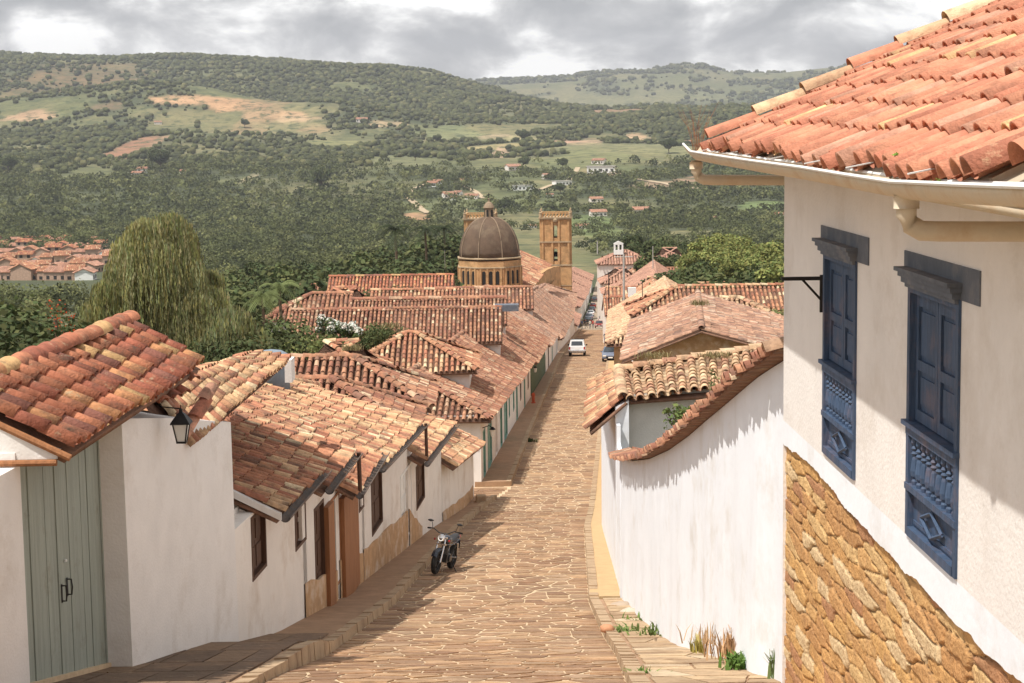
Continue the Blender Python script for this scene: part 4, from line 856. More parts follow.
    for i in range(16):
        y = ye0-.5-i*.78; MB().obox((ex(y)+.12, y-.04, ze-.12), (.9, 0, .42), (0, .08, 0), (0, 0, .07)).build('rafter', M['pvc'], ro)
    # gutter slung under the eave with its straps and two drain pipes
    gx = lambda y: ex(y)-.01; pts = [(21.1, -.265), (20.4, -.345), (18.5, -.36), (16, -.375), (13.5, -.385), (12, -.40), (10.6, -.41), (9.2, -.385), (7.5, -.35)]
    V = []; Fc = []; K = 9; r = .105
    for (y, z) in pts:
        for rr in (r, r*.9):
            for k in range(K): q = math.pi*k/(K-1); V.append((gx(y)-rr*math.cos(q), y, z-rr*math.sin(q)+.07))
    for i in range(len(pts)-1):
        o = i*2*K
        for k in range(K-1): Fc += [(o+k, o+k+1, o+2*K+k+1, o+2*K+k), (o+K+k+1, o+K+k, o+3*K+k, o+3*K+k+1)]
        for e_ in (0, K-1): Fc.append((o+e_, o+2*K+e_, o+3*K+e_, o+K+e_))
    g = mk('gutter', V, Fc, M['pvc'], t, smooth=True)
    mb = MB(); mb.tube([(gx(y)-r-.005, y, z+.075) for y, z in pts], .014, 6); mb.tube([(gx(y)+r, y, z+.075) for y, z in pts], .014, 6)
    mb.build('gutter_lip', M['white'], g)
    for y in (20.3, 19.2, 18.1, 17.0, 15.2, 13.4, 11.9, 10.2): MB().obox((gx(y)-r, y-.02, -.285), (2*r+.35, .25, .09), (0, .03, 0), (0, 0, .008)).build('strap', M['white'], g)
    mb = MB()
    for y in (19.6, 12.4, 9.6): mb.tube([(gx(y), y-.05, np.interp(-y, [-p[0] for p in pts], [p[1] for p in pts])-.0+.07), (gx(y), y+.05, np.interp(-y, [-p[0] for p in pts], [p[1] for p in pts])+.07)], r+.012, 16)
    for (y, zt, zl) in ((20.75, -.40, -.57), (10.65, -.42, -.60)):
        x = gx(y); mb2 = MB(); mb2.tube([(x, y, zt+.02), (x, y, zl+.06), (x+.03, y, zl), (x+.09, y, zl-.035), (x+.2, y, zl-.04), (x+1.4, y, zl-.06)], .062, 14)
        mb2.tube([(x, y, zt-.0), (x, y, zt-.08)], .078, 14); mb2.build('drain_pipe', M['pvc'], t, smooth=True)
    # windows
    for wi, (ya, yb, zb, zt) in enumerate(((16.86, 15.42, -3.12, -1.15), (13.54, 12.10, -3.16, -1.17))):
        P = lambda u, q, z: np.array([WA+WB*(ya-u)+q, ya-u, z]); W = ya-yb; Ht = zt-zb; ux = nrm(P(1, 0, 0)-P(0, 0, 0)); qx = np.array([1., 0, 0]); zx = np.array([0, 0, 1.])
        bx_ = lambda mb, u, q, z, du, dq, dz: mb.obox(P(u, q, z), ux*du, qx*dq, zx*dz)
        f = MB(); bx_(f, 0, -.02, zb, .075, .15, Ht); bx_(f, W-.075, -.02, zb, .075, .15, Ht); bx_(f, .075, -.02, zt-.1, W-.15, .15, .1); bx_(f, .075, -.025, zb, W-.15, .12, .07)
        wn = f.build('window', M['blue'], t)
        zs = zb+.86   # sill
        s_ = MB(); bx_(s_, -.05, -.05, zs, W+.06, .12, .035); bx_(s_, 0, -.025, zs-.07, W, .075, .07); s_.build('sill', M['blue'], wn)
        lo = MB(); bx_(lo, .075, .03, zb+.07, W-.15, .04, .31); bx_(lo, .0, -.03, zb+.36, W, .1, .05); bx_(lo, .1, .018, zb+.1, W-.2, .012, .03); bx_(lo, .1, .018, zb+.32, W-.2, .012, .03)
        cu, cz, hu, hz = W/2, zb+.215, .30, .095; dp = [P(cu-hu, .0, cz), P(cu, .0, cz+hz), P(cu+hu, .0, cz), P(cu, .0, cz-hz)]
        for i in range(4): lo.tube([dp[i], dp[(i+1) % 4]], .016, 4)
        lo.build('lower_panel', M['blue'], wn)
        for i in range(9):
            u = .075+(W-.15)*(i+.5)/9; b = MB(); hh = zs-.07-(zb+.41)
            b.lathe(P(u, .02, zb+.41), [(.026, 0), (.03, .03), (.018, .05), (.034, .07), (.04, .11), (.028, .2), (.02, .225), (.034, .245), (.02, .265), (.034, .285), (.02, .305), (.034, .33), (.03, hh)] if hh > .34 else [(.026, 0), (.034, .04), (.018, .06), (.036, .1), (.02, hh*.5), (.034, hh*.6), (.018, hh*.66), (.032, hh*.76), (.018, hh*.84), (.028, hh)], 10)
            b.build('baluster', M['blue'], wn)
        bk = MB(); bx_(bk, .075, .1, zb+.4, W-.15, .01, zs-zb-.4); bk.build('panel_back', M['bluegrey'], wn)
        for k, (ua, ub) in enumerate(((.075, W/2-.006), (W/2+.006, W-.075))):
            sh = MB(); z0, z1 = zs+.05, zt-.1; bx_(sh, ua, .055, z0, ub-ua, .02, z1-z0)
            st = .075; bx_(sh, ua, .03, z0, st, .025, z1-z0); bx_(sh, ub-st, .03, z0, st, .025, z1-z0)
            for fz, ft in ((0, .09), (.40, .08), (.9, .1)): bx_(sh, ua+st, .03, z0+(z1-z0)*fz, ub-ua-2*st, .025, (z1-z0)*ft)
            bx_(sh, ua+st+.03, .043, z0+(z1-z0)*.14, ub-ua-2*st-.06, .012, (z1-z0)*.21); bx_(sh, ua+st+.03, .043, z0+(z1-z0)*.52, ub-ua-2*st-.06, .012, (z1-z0)*.34)
            sh.build('shutter', M['blue'], wn)
        c = MB(); bx_(c, -.07, -.115, zt+.06, W+.12, .115, .03); bx_(c, -.045, -.09, zt+.02, W+.08, .09, .04); bx_(c, -.02, -.07, zt-.025, W+.03, .07, .045); bx_(c, 0, -.045, zt-.06, W-.01, .045, .035)
        c.build('cornice', M['bluegrey'], wn)
        b = MB(); bx_(b, -.16, -.012, zt-.03, W+.62, .012, .235); b.build('lintel_board', M['bluegrey'], wn)
    br = MB(); y = 16.95; x = WA+WB*y
    br.obox((x-.40, y-.02, -1.47), (.44, 0, 0), (0, .035, 0), (0, 0, .035)); br.tube([(x-.2, y, -1.46), (x, y, -1.68)], .013, 6); br.obox((x-.03, y-.015, -1.78), (.03, 0, 0), (0, .03, 0), (0, 0, .36)); br.build('bracket', M['iron'], t)
right_house()
# ------------------------------------------------------------------ whitewashed garden wall with swooping tile coping
def garden_wall():
    t = thing('garden_wall', 'whitewashed wall with a swooping tiled coping beside the corner house', 'wall', (2.7, 30, -9))
    top = [(790, 352, 19.2), (770, 366, 20.4), (750, 384, 22), (732, 402, 23.8), (715, 420, 26), (700, 436, 28.2), (682, 450, 31), (662, 459, 34.5), (642, 461, 38), (624, 457, 41.5)]
    Y = np.array([p[2] for p in top]); Z = np.array([at(*p)[2] for p in top])
    ztp = lambda y: float(np.interp(y, Y, Z)); V = []; Fc = []; ys = np.linspace(19.15, 41.5, 70); fx = lambda y: float(fr(y))
    for y in ys:
        w0 = .02*math.sin(y*1.7)+.012*math.sin(y*4.1); zb = Zp(y)-.5; zt = ztp(y); m1 = lerp(zb, zt, .35); m2 = lerp(zb, zt, .7)
        V += [(fx(y)-.07+w0, y, zb), (fx(y)-.02+w0, y, m1), (fx(y)+w0*.5, y, m2), (fx(y)+.03, y, zt), (fx(y)+.42, y, zt), (fx(y)+.45, y, zb)]
    n = len(ys); Fc = [(6*i+j, 6*i+j+1, 6*i+j+7, 6*i+j+6) for i in range(n-1) for j in range(5)]+[tuple(range(6)), tuple(6*(n-1)+5-k for k in range(6))]
    mk('wall', V, Fc, M['plaster_bright'], t)
    # coping: cross-laid barrel tiles, overhanging both faces
    vs = []; y = 19.25; rx = lambda: random.uniform(-.02, .02)
    while y < 41.6:
        z = ztp(y)+.08; x = fx(y); p = np.array([x-.25+rx()*2.2, y, z-.11+rx()*1.2]); q = np.array([x+.26, y+rx(), z+.05+rx()]); u = np.array([x+.62, y, z-.06])
        a, b, c = ridge_tiles(p, q, r=random.uniform(.075, .1), rl=1, pal='brown', seg=7); vs.append((a, b, c)); vs.append(ridge_tiles(u, q, r=.09, rl=1, pal='red', seg=5))
        y += .19+max(0, (y-24))*.004+random.uniform(-.02, .03)
    for k in range(len(ys)-1):
        a, b = ys[k], ys[k+1]; vs.append(slab(np.array([fx(a)-.16, a, ztp(a)+.05]), np.array([fx(b)-.16, b, ztp(b)+.05]), np.array([fx(a)+.5, a, ztp(a)+.06]), np.array([fx(b)+.5, b, ztp(b)+.06]), .03, drop=.0))
    V, Fq, C = cat(vs); mk('coping', V, Fq, M['tile'], t, cols=C)
garden_wall()
def right_low_house():
    t = thing('tiled_corner_house', 'house with golden tiled roof and grey wall tucked behind the swooping coping', 'house', (5, 50, -12))
    a = at(587, 430, 43.6); b = at(590, 383, 60.5); c = at(624, 398, 44); d = at(613, 371, 60)
    e1 = at(806, 384, 44.2); r0 = at(618, 372, 47.4); r1 = at(806, 343, 48.2); bk0 = r0+np.array([0, 5, -1.6]); bk1 = r1+np.array([0, 5, -1.6])
    mid0 = at(660, 351, 48.); 
    V, Fq, C = cat([tile_patch(a, b, c, d, sp=.28, rl=.38, seg=6, pal='gold', ring=True), tile_patch(c+np.array([0, -.15, 0]), e1, r0, r1, sp=.29, rl=.38, seg=7, pal='pale', ring=True, rr=.38), tile_patch(bk1, bk0, r1, r0, sp=.4, rl=.45, seg=4, pal='pale'),
        slab(a, b, c, d, .08), slab(c, e1, r0, r1, .08), slab(bk1, bk0, r1, r0, .08)])
    ro = mk('roof', V, Fq, M['tile'], t, cols=C)
    V, Fq, C = cat([ridge_tiles(c+np.array([-.05, -.1, .02]), r0+np.array([0, 0, .05]), pal='pale'), ridge_tiles(r0+np.array([0, 0, .03]), r1+np.array([0, 0, .03]), pal='pale')]); mk('ridge', V, Fq, M['tile'], ro, cols=C)
    zt = lambda y: (float(np.interp(y, [42, 60], [a[2]-.02, b[2]-.02]))+.25) if y > 43.4 else at(624, 458, 41.5)[2]
    V = []; ys = np.concatenate([[41.4, 43.39], np.linspace(43.41, 59.5, 8)])
    for y in ys: V += [(fr(y)-.02, y, Zp(y)-.6), (fr(y), y, zt(y)), (fr(y)+.09, y, zt(y)), (fr(y)+.09, y, Zp(y)-.6)]
    n = len(ys); Fc = [(4*i+j, 4*i+j+1, 4*i+j+5, 4*i+j+4) for i in range(n-1) for j in range(3)]+[(0, 1, 2, 3), tuple(4*(n-1)+3-k for k in range(4))]
    mk('wall', V, Fc, M['plaster_bright'], t)
    mb = MB(); x0 = c[0]; mb.add([(x0+.1, 44.4, -12.5), (e1[0]+.5, 44.4, -12.5), (e1[0]+.5, 44.4, e1[2]+.05), (x0+.1, 44.4, c[2]+.02), (x0+.1, 52, -12.5), (e1[0]+.5, 52, -12.5), (e1[0]+.5, 52, bk1[2]-.1), (x0+.1, 52, bk0[2]-.1)], [(0, 1, 2, 3), (1, 5, 6, 2), (5, 4, 7, 6), (4, 0, 3, 7), (3, 2, 6, 7)])
    mb.build('inner_wall', M['grey_plaster'], t)
    xf = float(fr(44))-.02; MB().add([(xf, 43.98, -12), (x0+.12, 43.98, -12), (x0+.12, 43.98, c[2]-.06), (xf, 43.98, lerp(a[2], c[2], .75)-.05), (xf, 44.3, -12), (x0+.12, 44.3, -12), (x0+.12, 44.3, c[2]-.06), (xf, 44.3, lerp(a[2], c[2], .75)-.05)], [(0, 1, 2, 3), (5, 4, 7, 6), (0, 3, 7, 4), (2, 6, 7, 3)]).build('gable', M['plaster_bright'], t)
right_low_house()
house('brown gable roofed house facing the camera right of the street', (5.15, 75), (6.7, 91), -9.75, -9.9, 2.9, pal='grey', side=1, zrA=-8.4, zrB=-8.5, rb=4.4, vov=.7, wmat='ochre')
wing('long striped tiled range behind the brown gable roof', 634, 840, 286, 104, 2.6, 'row', hipA=True)
wing('small golden roof beside the leafy shrub on the right', 722, 775, 298, 94, 2.0, 'pale', hipB=True)
house('golden roofed house on the right kerb before the parked blue car', (fr(112)+.3, 112), (fr(150)+.3, 150), -13.6, -15.4, 4.2, pal='pale', side=1, zrA=-11.6, zrB=-12.6, hipA=True, wmat='ochre')
house('orange roofed house just beyond the parked blue car', (fr(153)+.3, 153), (fr(205)+.3, 205), -18.2, -21.8, 4.4, pal='row', side=1, zrA=-15.4, zrB=-18.4, wmat='plaster_warm', ops=[])
house('reddish roofed house near the pedestrians on the right', (fr(207)+.3, 207), (fr(262)+.3, 262), -22.6, -25.6, 5, pal='row', side=1, zrA=-19.4, zrB=-22, hipA=True, wmat='plaster_warm')
house('long roofed house on the right before the crossing', (fr(264)+.3, 264), (fr(322)+.3, 322), -26.5, -28.5, 6, pal='far', side=1, zrA=-23, zrB=-24, hipA=True, wmat='ochre')
FARW = [(604, 652, 297, 235, 'row'), (606, 664, 287, 275, 'row'), (604, 662, 277, 310, 'far'), (601, 640, 268, 345, 'far'), (626, 668, 262, 352, 'brown'), (598, 650, 250.5, 385, 'far'), (640, 690, 268, 330, 'brown'), (655, 684, 248, 400, 'far'), (648, 720, 277, 270, 'row'), (690, 740, 283, 240, 'row')]
lab = ['orange roof nearest beyond the right kerb houses', 'wide orange roof in the stack right of the street', 'rusty roof midway up the stack right of the street', 'narrow roof at the lane edge below the white belfry', 'dark ridged roof right of the lane', 'topmost roof directly below the white belfry', 'brown roof at the edge of the bright trees', 'far red hip roof right of the white belfry', 'low roof under the bright green trees', 'roof half hidden by the bright green trees']
for (a, b, yr, d, pal), lb in zip(FARW, lab): wing(lb, a, b, yr, d, 3.8 if d < 300 else 5, pal, hipA=d > 300, hipB=d > 340, wmat='plaster_warm')
# houses lining the left of the far street
for k, (y, lb) in enumerate(((362, 'first house past the crossing below the bell tower'), (415, 'second house past the crossing below the bell tower'), (470, 'third house past the crossing left of the far lane'), (530, 'fourth roof past the crossing left of the far lane'), (600, 'farthest roof left of the far lane'))):
    x = lambda q: 13.2+(q-355)*.0565
    house(lb, (x(y), y), (x(y+46), y+46), Zp(y)+4.0, Zp(y+46)+4.3, 6.5, pal='far', ov=.5, zrA=Zp(y)+7.2, zrB=Zp(y+46)+7.2, hipA=True, wmat='plaster_warm')
for k, (y, lb) in enumerate(((362, 'first house past the crossing on the right of the far lane'), (420, 'second house past the crossing on the right of the far lane'), (490, 'third house past the crossing on the right of the far lane'), (560, 'farthest house on the right of the far lane'))):
    x = lambda q: 21.6+(q-355)*.0545
    house(lb, (x(y), y), (x(y+52), y+52), Zp(y)+4.4, Zp(y+52)+4.4, 7, pal='far', side=1, zrA=Zp(y)+7.6, zrB=Zp(y+52)+7.6, hipA=True, wmat='plaster_warm')
# ================================================================== CHURCH
def arch_panel(mb, P, w_, h_, n=8):
    """round headed opening outline as a near-black panel painting in its inner shade: P(u,v,q)"""
    pts = [(-w_/2, 0), (w_/2, 0)]+[(w_/2*math.cos(q), h_-w_/2+w_/2*math.sin(q)) for q in np.linspace(0, math.pi, n)]
    V = [P(u, v, 0) for u, v in pts]+[P(u, v, .3) for u, v in pts]; k = len(pts)
    mb.add(V, [tuple(range(k)), tuple(reversed(range(k, 2*k)))]+[(i, (i+1) % k, k+(i+1) % k, k+i) for i in range(k)])
def tower(t, cx, cy, name='bell_tower'):
    W = 6.5; zt = at(556, 214, 400)[2]; z2 = at(556, 241, 400)[2]; z3 = at(556, 264, 400)[2]; zb = -48; rz = -.055
    ax = lambda u, v, z: (cx+u*math.cos(rz)-v*math.sin(rz), cy+u*math.sin(rz)+v*math.cos(rz), z)
    body = MB(); z0 = z3; hw = W/2
    body.box((cx, cy, (zb+z3)/2), (W+.5, W+.5, z3-zb), rz)
    # two open stages: four corner piers with arches between
    for (za, zc) in ((z3, z2), (z2, zt-.9)):
        pw = 2.8; H_ = zc-za; oh = H_*.66
        for sx in (-1, 1):
            for sy in (-1, 1): c = ax(sx*(hw-pw/2), sy*(hw-pw/2), 0); body.box((c[0], c[1], (za+zc)/2), (pw, pw, H_), rz)
        g = W/2-pw   # half width of opening
        for (ux, uy) in ((1, 0), (0, 1)):
            for s in (-1, 1):
                f = lambda u, v, q: ax(u*ux+s*(hw-.02-q)*uy, u*uy+s*(hw-.02-q)*ux, v)
                # spandrel with an arched soffit
                n = 8; A_ = [(-g+2*g*i/n, za+.25+oh-g+math.sqrt(max(0, g*g-(-g+2*g*i/n)**2))) for i in range(n+1)]
                V = []; 
                for (u, v) in A_: V += [f(u, v, 0), f(u, zc, 0), f(u, v, 1.2), f(u, zc, 1.2)]
                body.add(V, [(4*i, 4*i+4, 4*i+5, 4*i+1) for i in range(n)]+[(4*i+2, 4*i+3, 4*i+7, 4*i+6) for i in range(n)]+[(4*i, 4*i+2, 4*i+6, 4*i+4) for i in range(n)])
                V = [f(-g, za, 0), f(g, za, 0), f(g, za+.9, 0), f(-g, za+.9, 0), f(-g, za, .4), f(g, za, .4), f(g, za+.9, .4), f(-g, za+.9, .4)]
                body.add(V, [(0, 1, 2, 3), (4, 7, 6, 5), (3, 2, 6, 7)])
                for u in (-hw+.35, -g-.3, g+.3, hw-.35):  # pilasters
                    c = f(u, 0, -.08); body.box((c[0], c[1], (za+zc)/2), (.42, .42, H_-.1), rz)
        core = ax(0, 0, (za+zc)/2)
    body.build('tower_wall', M['church'], t)
    mb = MB()
    for z, o, h in ((z3, .5, .45), (z2, .45, .4), (zt-1., .4, .3), (zt-.7, .7, .35), (z3-4.6, .45, .3)): mb.box((cx, cy, z), (W+1.5*o, W+1.5*o, h*.75), rz)
    mb.build('cornice', M['churchpale'], t)
    mb = MB()
    for s in (-1, 1):
        for k in range(9):
            u = -hw+W*(k+.5)/9
            for q in (ax(u, s*hw, zt-.1), ax(s*hw, u, zt-.1)): mb.lathe(q, [(.13, -.45), (.2, -.2), (.1, .1), (.16, .35)], 6)
        for q, dd in ((ax(0, s*hw, zt+.35), (W, .35, .2)), (ax(s*hw, 0, zt+.35), (.35, W, .2))): mb.box(q, dd, rz)
    mb.build('balustrade', M['church'], t)
    mb = MB()
    for sx in (-1, 1):
        for sy in (-1, 1): mb.lathe(ax(sx*(hw+.05), sy*(hw+.05), zt-.5), [(.36, 0), (.34, .9), (.42, .95), (.15, 1.1), (.2, 1.35), (.12, 1.6), (.04, 1.9)], 8)
    mb.build('pinnacle', M['churchpale'], t)
    mb = MB(); c = ax(0, -hw-.2, z2+4.9); mb.lathe((c[0], c[1]+.1, c[2]), [(.01, -.62), (.5, -.4), (.62, 0), (.5, .4), (.01, .62)], 10); mb.build('medallion', M['churchpale'], t)
    mb = MB(); q = ax(0, 0, z3+1.7); mb.lathe(q, [(.75, 0), (.6, .4), (.4, .95), (.1, 1.15)], 12); mb.build('bell', M['iron'], t)
def church():
    t = thing('domed_church', 'golden sandstone church with brown ribbed dome and twin bell towers at the town centre', 'church', (10, 370, -44))
    tc_ = at(556, 250, 400); tower(t, tc_[0], 400); t2 = at(481, 250, 400); tower(t, t2[0], 400)
    cx, cy = at(489.5, 250, 335)[:2]; z0 = at(489, 287, 335)[2]; z1 = at(489, 255, 335)[2]; zt = at(489, 216, 335)[2]; a0 = math.pi/8+.04
    mb = MB(); R8 = 6.35
    mb.lathe((cx, cy, 0), [(R8, z0-6), (R8, z1-.9), (R8+.05, z1-.8)], 8, a0=a0)
    mb.build('drum', M['church'], t)
    mb = MB(); mb.lathe((cx, cy, 0), [(R8+.1, z0-.45), (R8+.45, z0-.4), (R8+.45, z0-.1), (R8+.1, z0)], 8, a0=a0); mb.lathe((cx, cy, 0), [(R8, z1-.55), (R8+.18, z1-.45), (R8+.18, z1-.3), (5.9, z1-.2)], 8, a0=a0)
    mb.lathe((cx, cy, 0), [(R8, z0+3.9), (R8+.14, z0+3.95), (R8+.14, z0+4.15), (R8, z0+4.2)], 8, a0=a0)
    mb.build('cornice', M['churchpale'], t)
    for k in range(8):
        a = a0+(k+.5)*math.pi/4; ap = R8*math.cos(math.pi/8); n = np.array([math.cos(a), math.sin(a), 0]); tt = np.array([-n[1], n[0], 0])
        if n[1] > .6: continue
        for j in (-1, 0, 1):
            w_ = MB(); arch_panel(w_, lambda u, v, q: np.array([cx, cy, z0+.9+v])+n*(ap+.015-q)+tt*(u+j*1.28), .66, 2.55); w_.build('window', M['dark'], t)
        p = MB()
        for j in (-1.5, -.5, .5, 1.5):
            q = np.array([cx, cy, z0+2.2])+n*(ap+.08)+tt*(j*1.28); p.box(q, (.3, .3, 3.4), a)
        p.build('pilaster', M['church'], t)
    h = zt-z1; prof = [(5.75*math.cos(q)**.82, h*math.sin(q)) for q in np.linspace(0, math.pi/2*.93, 12)]
    mb = MB(); mb.lathe((cx, cy, z1-.15), prof, 48, a0=a0); mb.build('dome', M['dome'], t, smooth=True)
    M['domerib'] = material('dome_rib_stone', (.26, .19, .13), .9, .2, 2); mb = MB()
    for k in range(8):
        a = a0+k*math.pi/4; mb.tube([(cx+(r*1.005+.03)*math.cos(a), cy+(r*1.005+.03)*math.sin(a), z1-.15+z) for r, z in prof], .1, 6)
    mb.build('dome_rib', M['domerib'], t)
    mb = MB(); mb.lathe((cx, cy, zt-.5), [(1.25, -.2), (1.3, .1), (.85, .2), (.85, 1.9), (1.1, 2.05), (1.05, 2.2), (.85, 2.6), (.6, 2.95), (.2, 3.2), (.1, 3.5), (.2, 3.7), (.08, 3.9)], 12)
    l = mb.build('lantern', M['domerib'], t); mb = MB(); mb.box((cx, cy, zt+3.8), (.12, .1, 1.1)); mb.box((cx, cy, zt+4.0), (.5, .1, .1)); mb.build('cross', M['iron'], l)
    mb = MB()
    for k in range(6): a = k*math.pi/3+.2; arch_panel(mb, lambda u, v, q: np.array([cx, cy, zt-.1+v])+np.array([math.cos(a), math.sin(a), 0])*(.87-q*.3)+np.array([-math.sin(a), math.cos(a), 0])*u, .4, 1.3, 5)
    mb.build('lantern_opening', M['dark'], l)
    # nave and transepts with tiled roofs
    ang = math.atan2((tc_[0]+t2[0])/2-cx, 400-cy); ux = np.array([math.sin(ang), math.cos(ang)]); nx_ = np.array([ux[1], -ux[0]])
    C0 = np.array([cx, cy]); pt = lambda u, v, z: np.array([*(C0+ux*u+nx_*v), z])
    ze, zr = z0-3.0, z0+.9
    body = MB(); P = [pt(-16, -9, -45), pt(66, -9, -45), pt(66, 9, -45), pt(-16, 9, -45)]; Q = [pt(-16, -9, ze), pt(66, -9, ze), pt(66, 9, ze), pt(-16, 9, ze)]
    body.add(P+Q, [(0, 1, 5, 4), (1, 2, 6, 5), (2, 3, 7, 6), (3, 0, 4, 7)]); P = [pt(-7, -15, -45), pt(7, -15, -45), pt(7, 15, -45), pt(-7, 15, -45)]; Q = [p+np.array([0, 0, 45+z0-1.4]) for p in P]
    body.add(P+Q, [(0, 1, 5, 4), (1, 2, 6, 5), (2, 3, 7, 6), (3, 0, 4, 7)]); body.build('nave_wall', M['church'], t)
    zr2 = z0+2.9; ze2 = z0-.6
    parts = []
    for s in (-1, 1):
        parts.append(tile_patch(pt(5.5, s*7.6, ze2), pt(62, s*7.6, ze2), pt(5.5, 0, zr2), pt(62, 0, zr2), sp=1, rl=1.4, seg=3, channels=False, pal='row'))
        parts.append(slab(pt(5.5, s*7.6, ze2), pt(62, s*7.6, ze2), pt(5.5, 0, zr2), pt(62, 0, zr2), .2, (.42, .24, .15)))
        parts.append(slab(pt(-16, s*9.4, ze), pt(-5, s*9.4, ze), pt(-16, 0, zr), pt(-5, 0, zr), .2)); parts.append(tile_patch(pt(-16, s*9.4, ze), pt(-5, s*9.4, ze), pt(-16, 0, zr), pt(-5, 0, zr), sp=.8, rl=1.2, seg=3, channels=False, pal='brown'))
    V, Fq, C = cat(parts); mk('nave_roof', V, Fq, M['tile'], t, cols=C)
    # curved parapet stepping up to the tower
    mb = MB(); pts = [(521, 290, 348), (528, 282, 355), (535, 275, 364), (542, 270, 374), (549, 267, 384), (556, 266, 390)]; P = [at(*p) for p in pts]
    for i in range(len(P)-1): a, b = P[i], P[i+1]; mb.add([(a[0], a[1], -46), (b[0], b[1], -46), b, a, (a[0]+1, a[1], -46), (b[0]+1, b[1], -46), b+np.array([1, 0, 0]), a+np.array([1, 0, 0])], [(0, 1, 2, 3), (3, 2, 6, 7), (5, 4, 7, 6), (0, 3, 7, 4), (1, 5, 6, 2)])
    mb.build('parapet', M['church'], t)
church()
def belfry():
    p = at(618.5, 249.5, 388); t = thing('chapel_belfry', 'small white twin arched belfry above the red roofs at the far end of the street', 'belfry', tuple(p)); x, y, z = p; s = 1.
    mb = MB()
    for u in (-.85, 0, .85): mb.box((x+u, y, z+.45), (.36, .6, 1.3))
    mb.box((x, y, z-.6), (2.1, .7, 1.0)); mb.box((x, y, z+1.2), (2.1, .6, .3))
    mb.add([(x-1.1, y-.3, z+1.35), (x+1.1, y-.3, z+1.35), (x, y-.3, z+1.9), (x-1.1, y+.3, z+1.35), (x+1.1, y+.3, z+1.35), (x, y+.3, z+1.9)], [(0, 1, 2), (5, 4, 3), (0, 2, 5, 3), (1, 4, 5, 2)])
    mb.build('gable_wall', M['white'], t)
    for u in (-.47, .47): MB().lathe((x+u, y, z+.6), [(.24, 0), (.18, .2), (.12, .5), (.03, .6)], 8).build('bell', M['iron'], t)
belfry()
# ================================================================== VEGETATION
def leaves(centers, radii, n, size, base, var=.25, elong=1., droop=0., up=.35, shell=.55, seed=0):
    """leaf quads spread through a set of clumps"""
    g = np.random.default_rng(seed); centers = np.asarray(centers, float); radii = np.asarray(radii, float)
    if radii.ndim == 1: radii = np.stack([radii]*3, 1)
    w_ = radii.prod(1)**(2/3); k = g.choice(len(centers), n, p=w_/w_.sum())
    d = g.normal(0, 1, (n, 3)); d /= np.linalg.norm(d, axis=1)[:, None]; rr = shell+(1-shell)*g.random(n)**.6; rr *= 1+g.normal(0, .07, n)
    P = centers[k]+d*radii[k]*rr[:, None]
    nn = d+g.normal(0, .55, (n, 3))+np.array([0, 0, up]); nn /= np.linalg.norm(nn, axis=1)[:, None]
    a = np.cross(nn, g.normal(0, 1, (n, 3))); a /= np.linalg.norm(a, axis=1)[:, None]; b = np.cross(nn, a)
    s = size*g.uniform(.6, 1.35, n)[:, None]; a = a*s*.5; b = b*s*.5*elong
    V = np.stack([P-a-b*.4, P-b, P+a-b*.3, P+b], 1).reshape(-1, 3); Fq = np.arange(4*n).reshape(-1, 4)
    cv = g.uniform(1-var, 1+var, len(centers))[k]*g.uniform(.8, 1.2, n); c = np.array(base)[None]*cv[:, None]; c[:, 0] *= g.uniform(.85, 1.2, n)
    return V, Fq, np.repeat(c, 4, 0)
def crown_pts(h, r, zc, n, g, flat=.8):
    C = []; R = []
    for i in range(n):
        d = g.normal(0, 1, 3); d /= np.linalg.norm(d); q = g.random()**.5*.72
        C.append((d[0]*r*q, d[1]*r*q, zc+d[2]*h*q*flat)); R.append(r*g.uniform(.26, .45))
    return C, R
def tree_proto(name, label, h, r, col_, nl, ls, seed, ncl=16, category='tree', group=None, flat=.8, trunk=.3, elong=1.2):
    g = np.random.default_rng(seed); t = thing(name, label, category, (0, 0, 0), 0, group)
    zc = h*(1+trunk)/2; ch = h*(1-trunk)/2
    C, R = crown_pts(ch, r, zc, ncl, g, flat); R = np.array(R); Rz = np.stack([R, R, R*.75], 1)
    V, Fq, c = leaves(C, Rz, nl, ls, col_, seed=seed, elong=elong)
    mk('crown', V, Fq, M['leaf'], t, cols=c)
    mb = MB(); mb.tube([(0, 0, -1.5), (0, 0, 0), (.04*h, .02*h, h*trunk), (.02*h, 0, h*(trunk+.3)), (0, 0, h*.8)], [h*.035, h*.03, h*.022, h*.016, h*.005], 8)
    for c_ in C[::2]: mb.tube([(.03*h, .01*h, h*(trunk*.9)), tuple(lerp(np.array([0, 0, h*trunk*1.2]), np.array(c_), .5)+np.array([0, 0, -.1*h])), c_], [h*.014, h*.009, h*.003], 5)
    mb.build('trunk', M['bark'], t); return t
GR = [(.068, .085, .034), (.09, .11, .042), (.13, .15, .052), (.16, .19, .06)]
far_proto = [tree_proto('broadleaf_tree', 'x', 9, 5.0, GR[i % 2], 4200, .5, 100+i, 24) for i in range(4)]
mid_proto = [tree_proto('broadleaf_tree', 'x', 8, 4.2, GR[i], 11000, .19, 140+i, 26) for i in range(3)]
bright_proto = [tree_proto('bright_tree', 'x', 9, 4.6, (.21, .235, .075), 4200, .42, 170+i, 26) for i in range(2)]
usedp = set()
def plant_copy(proto, p, rz, label, group, sc=1.):
    if proto not in usedp:
        usedp.add(proto); proto.location = p; proto.rotation_euler = (0, 0, rz); proto['label'] = label; proto['group'] = group; proto.scale = (sc, sc, sc) if not hasattr(sc, '__len__') else sc; return proto
    return dup(proto, p, rz, label, group, sc)
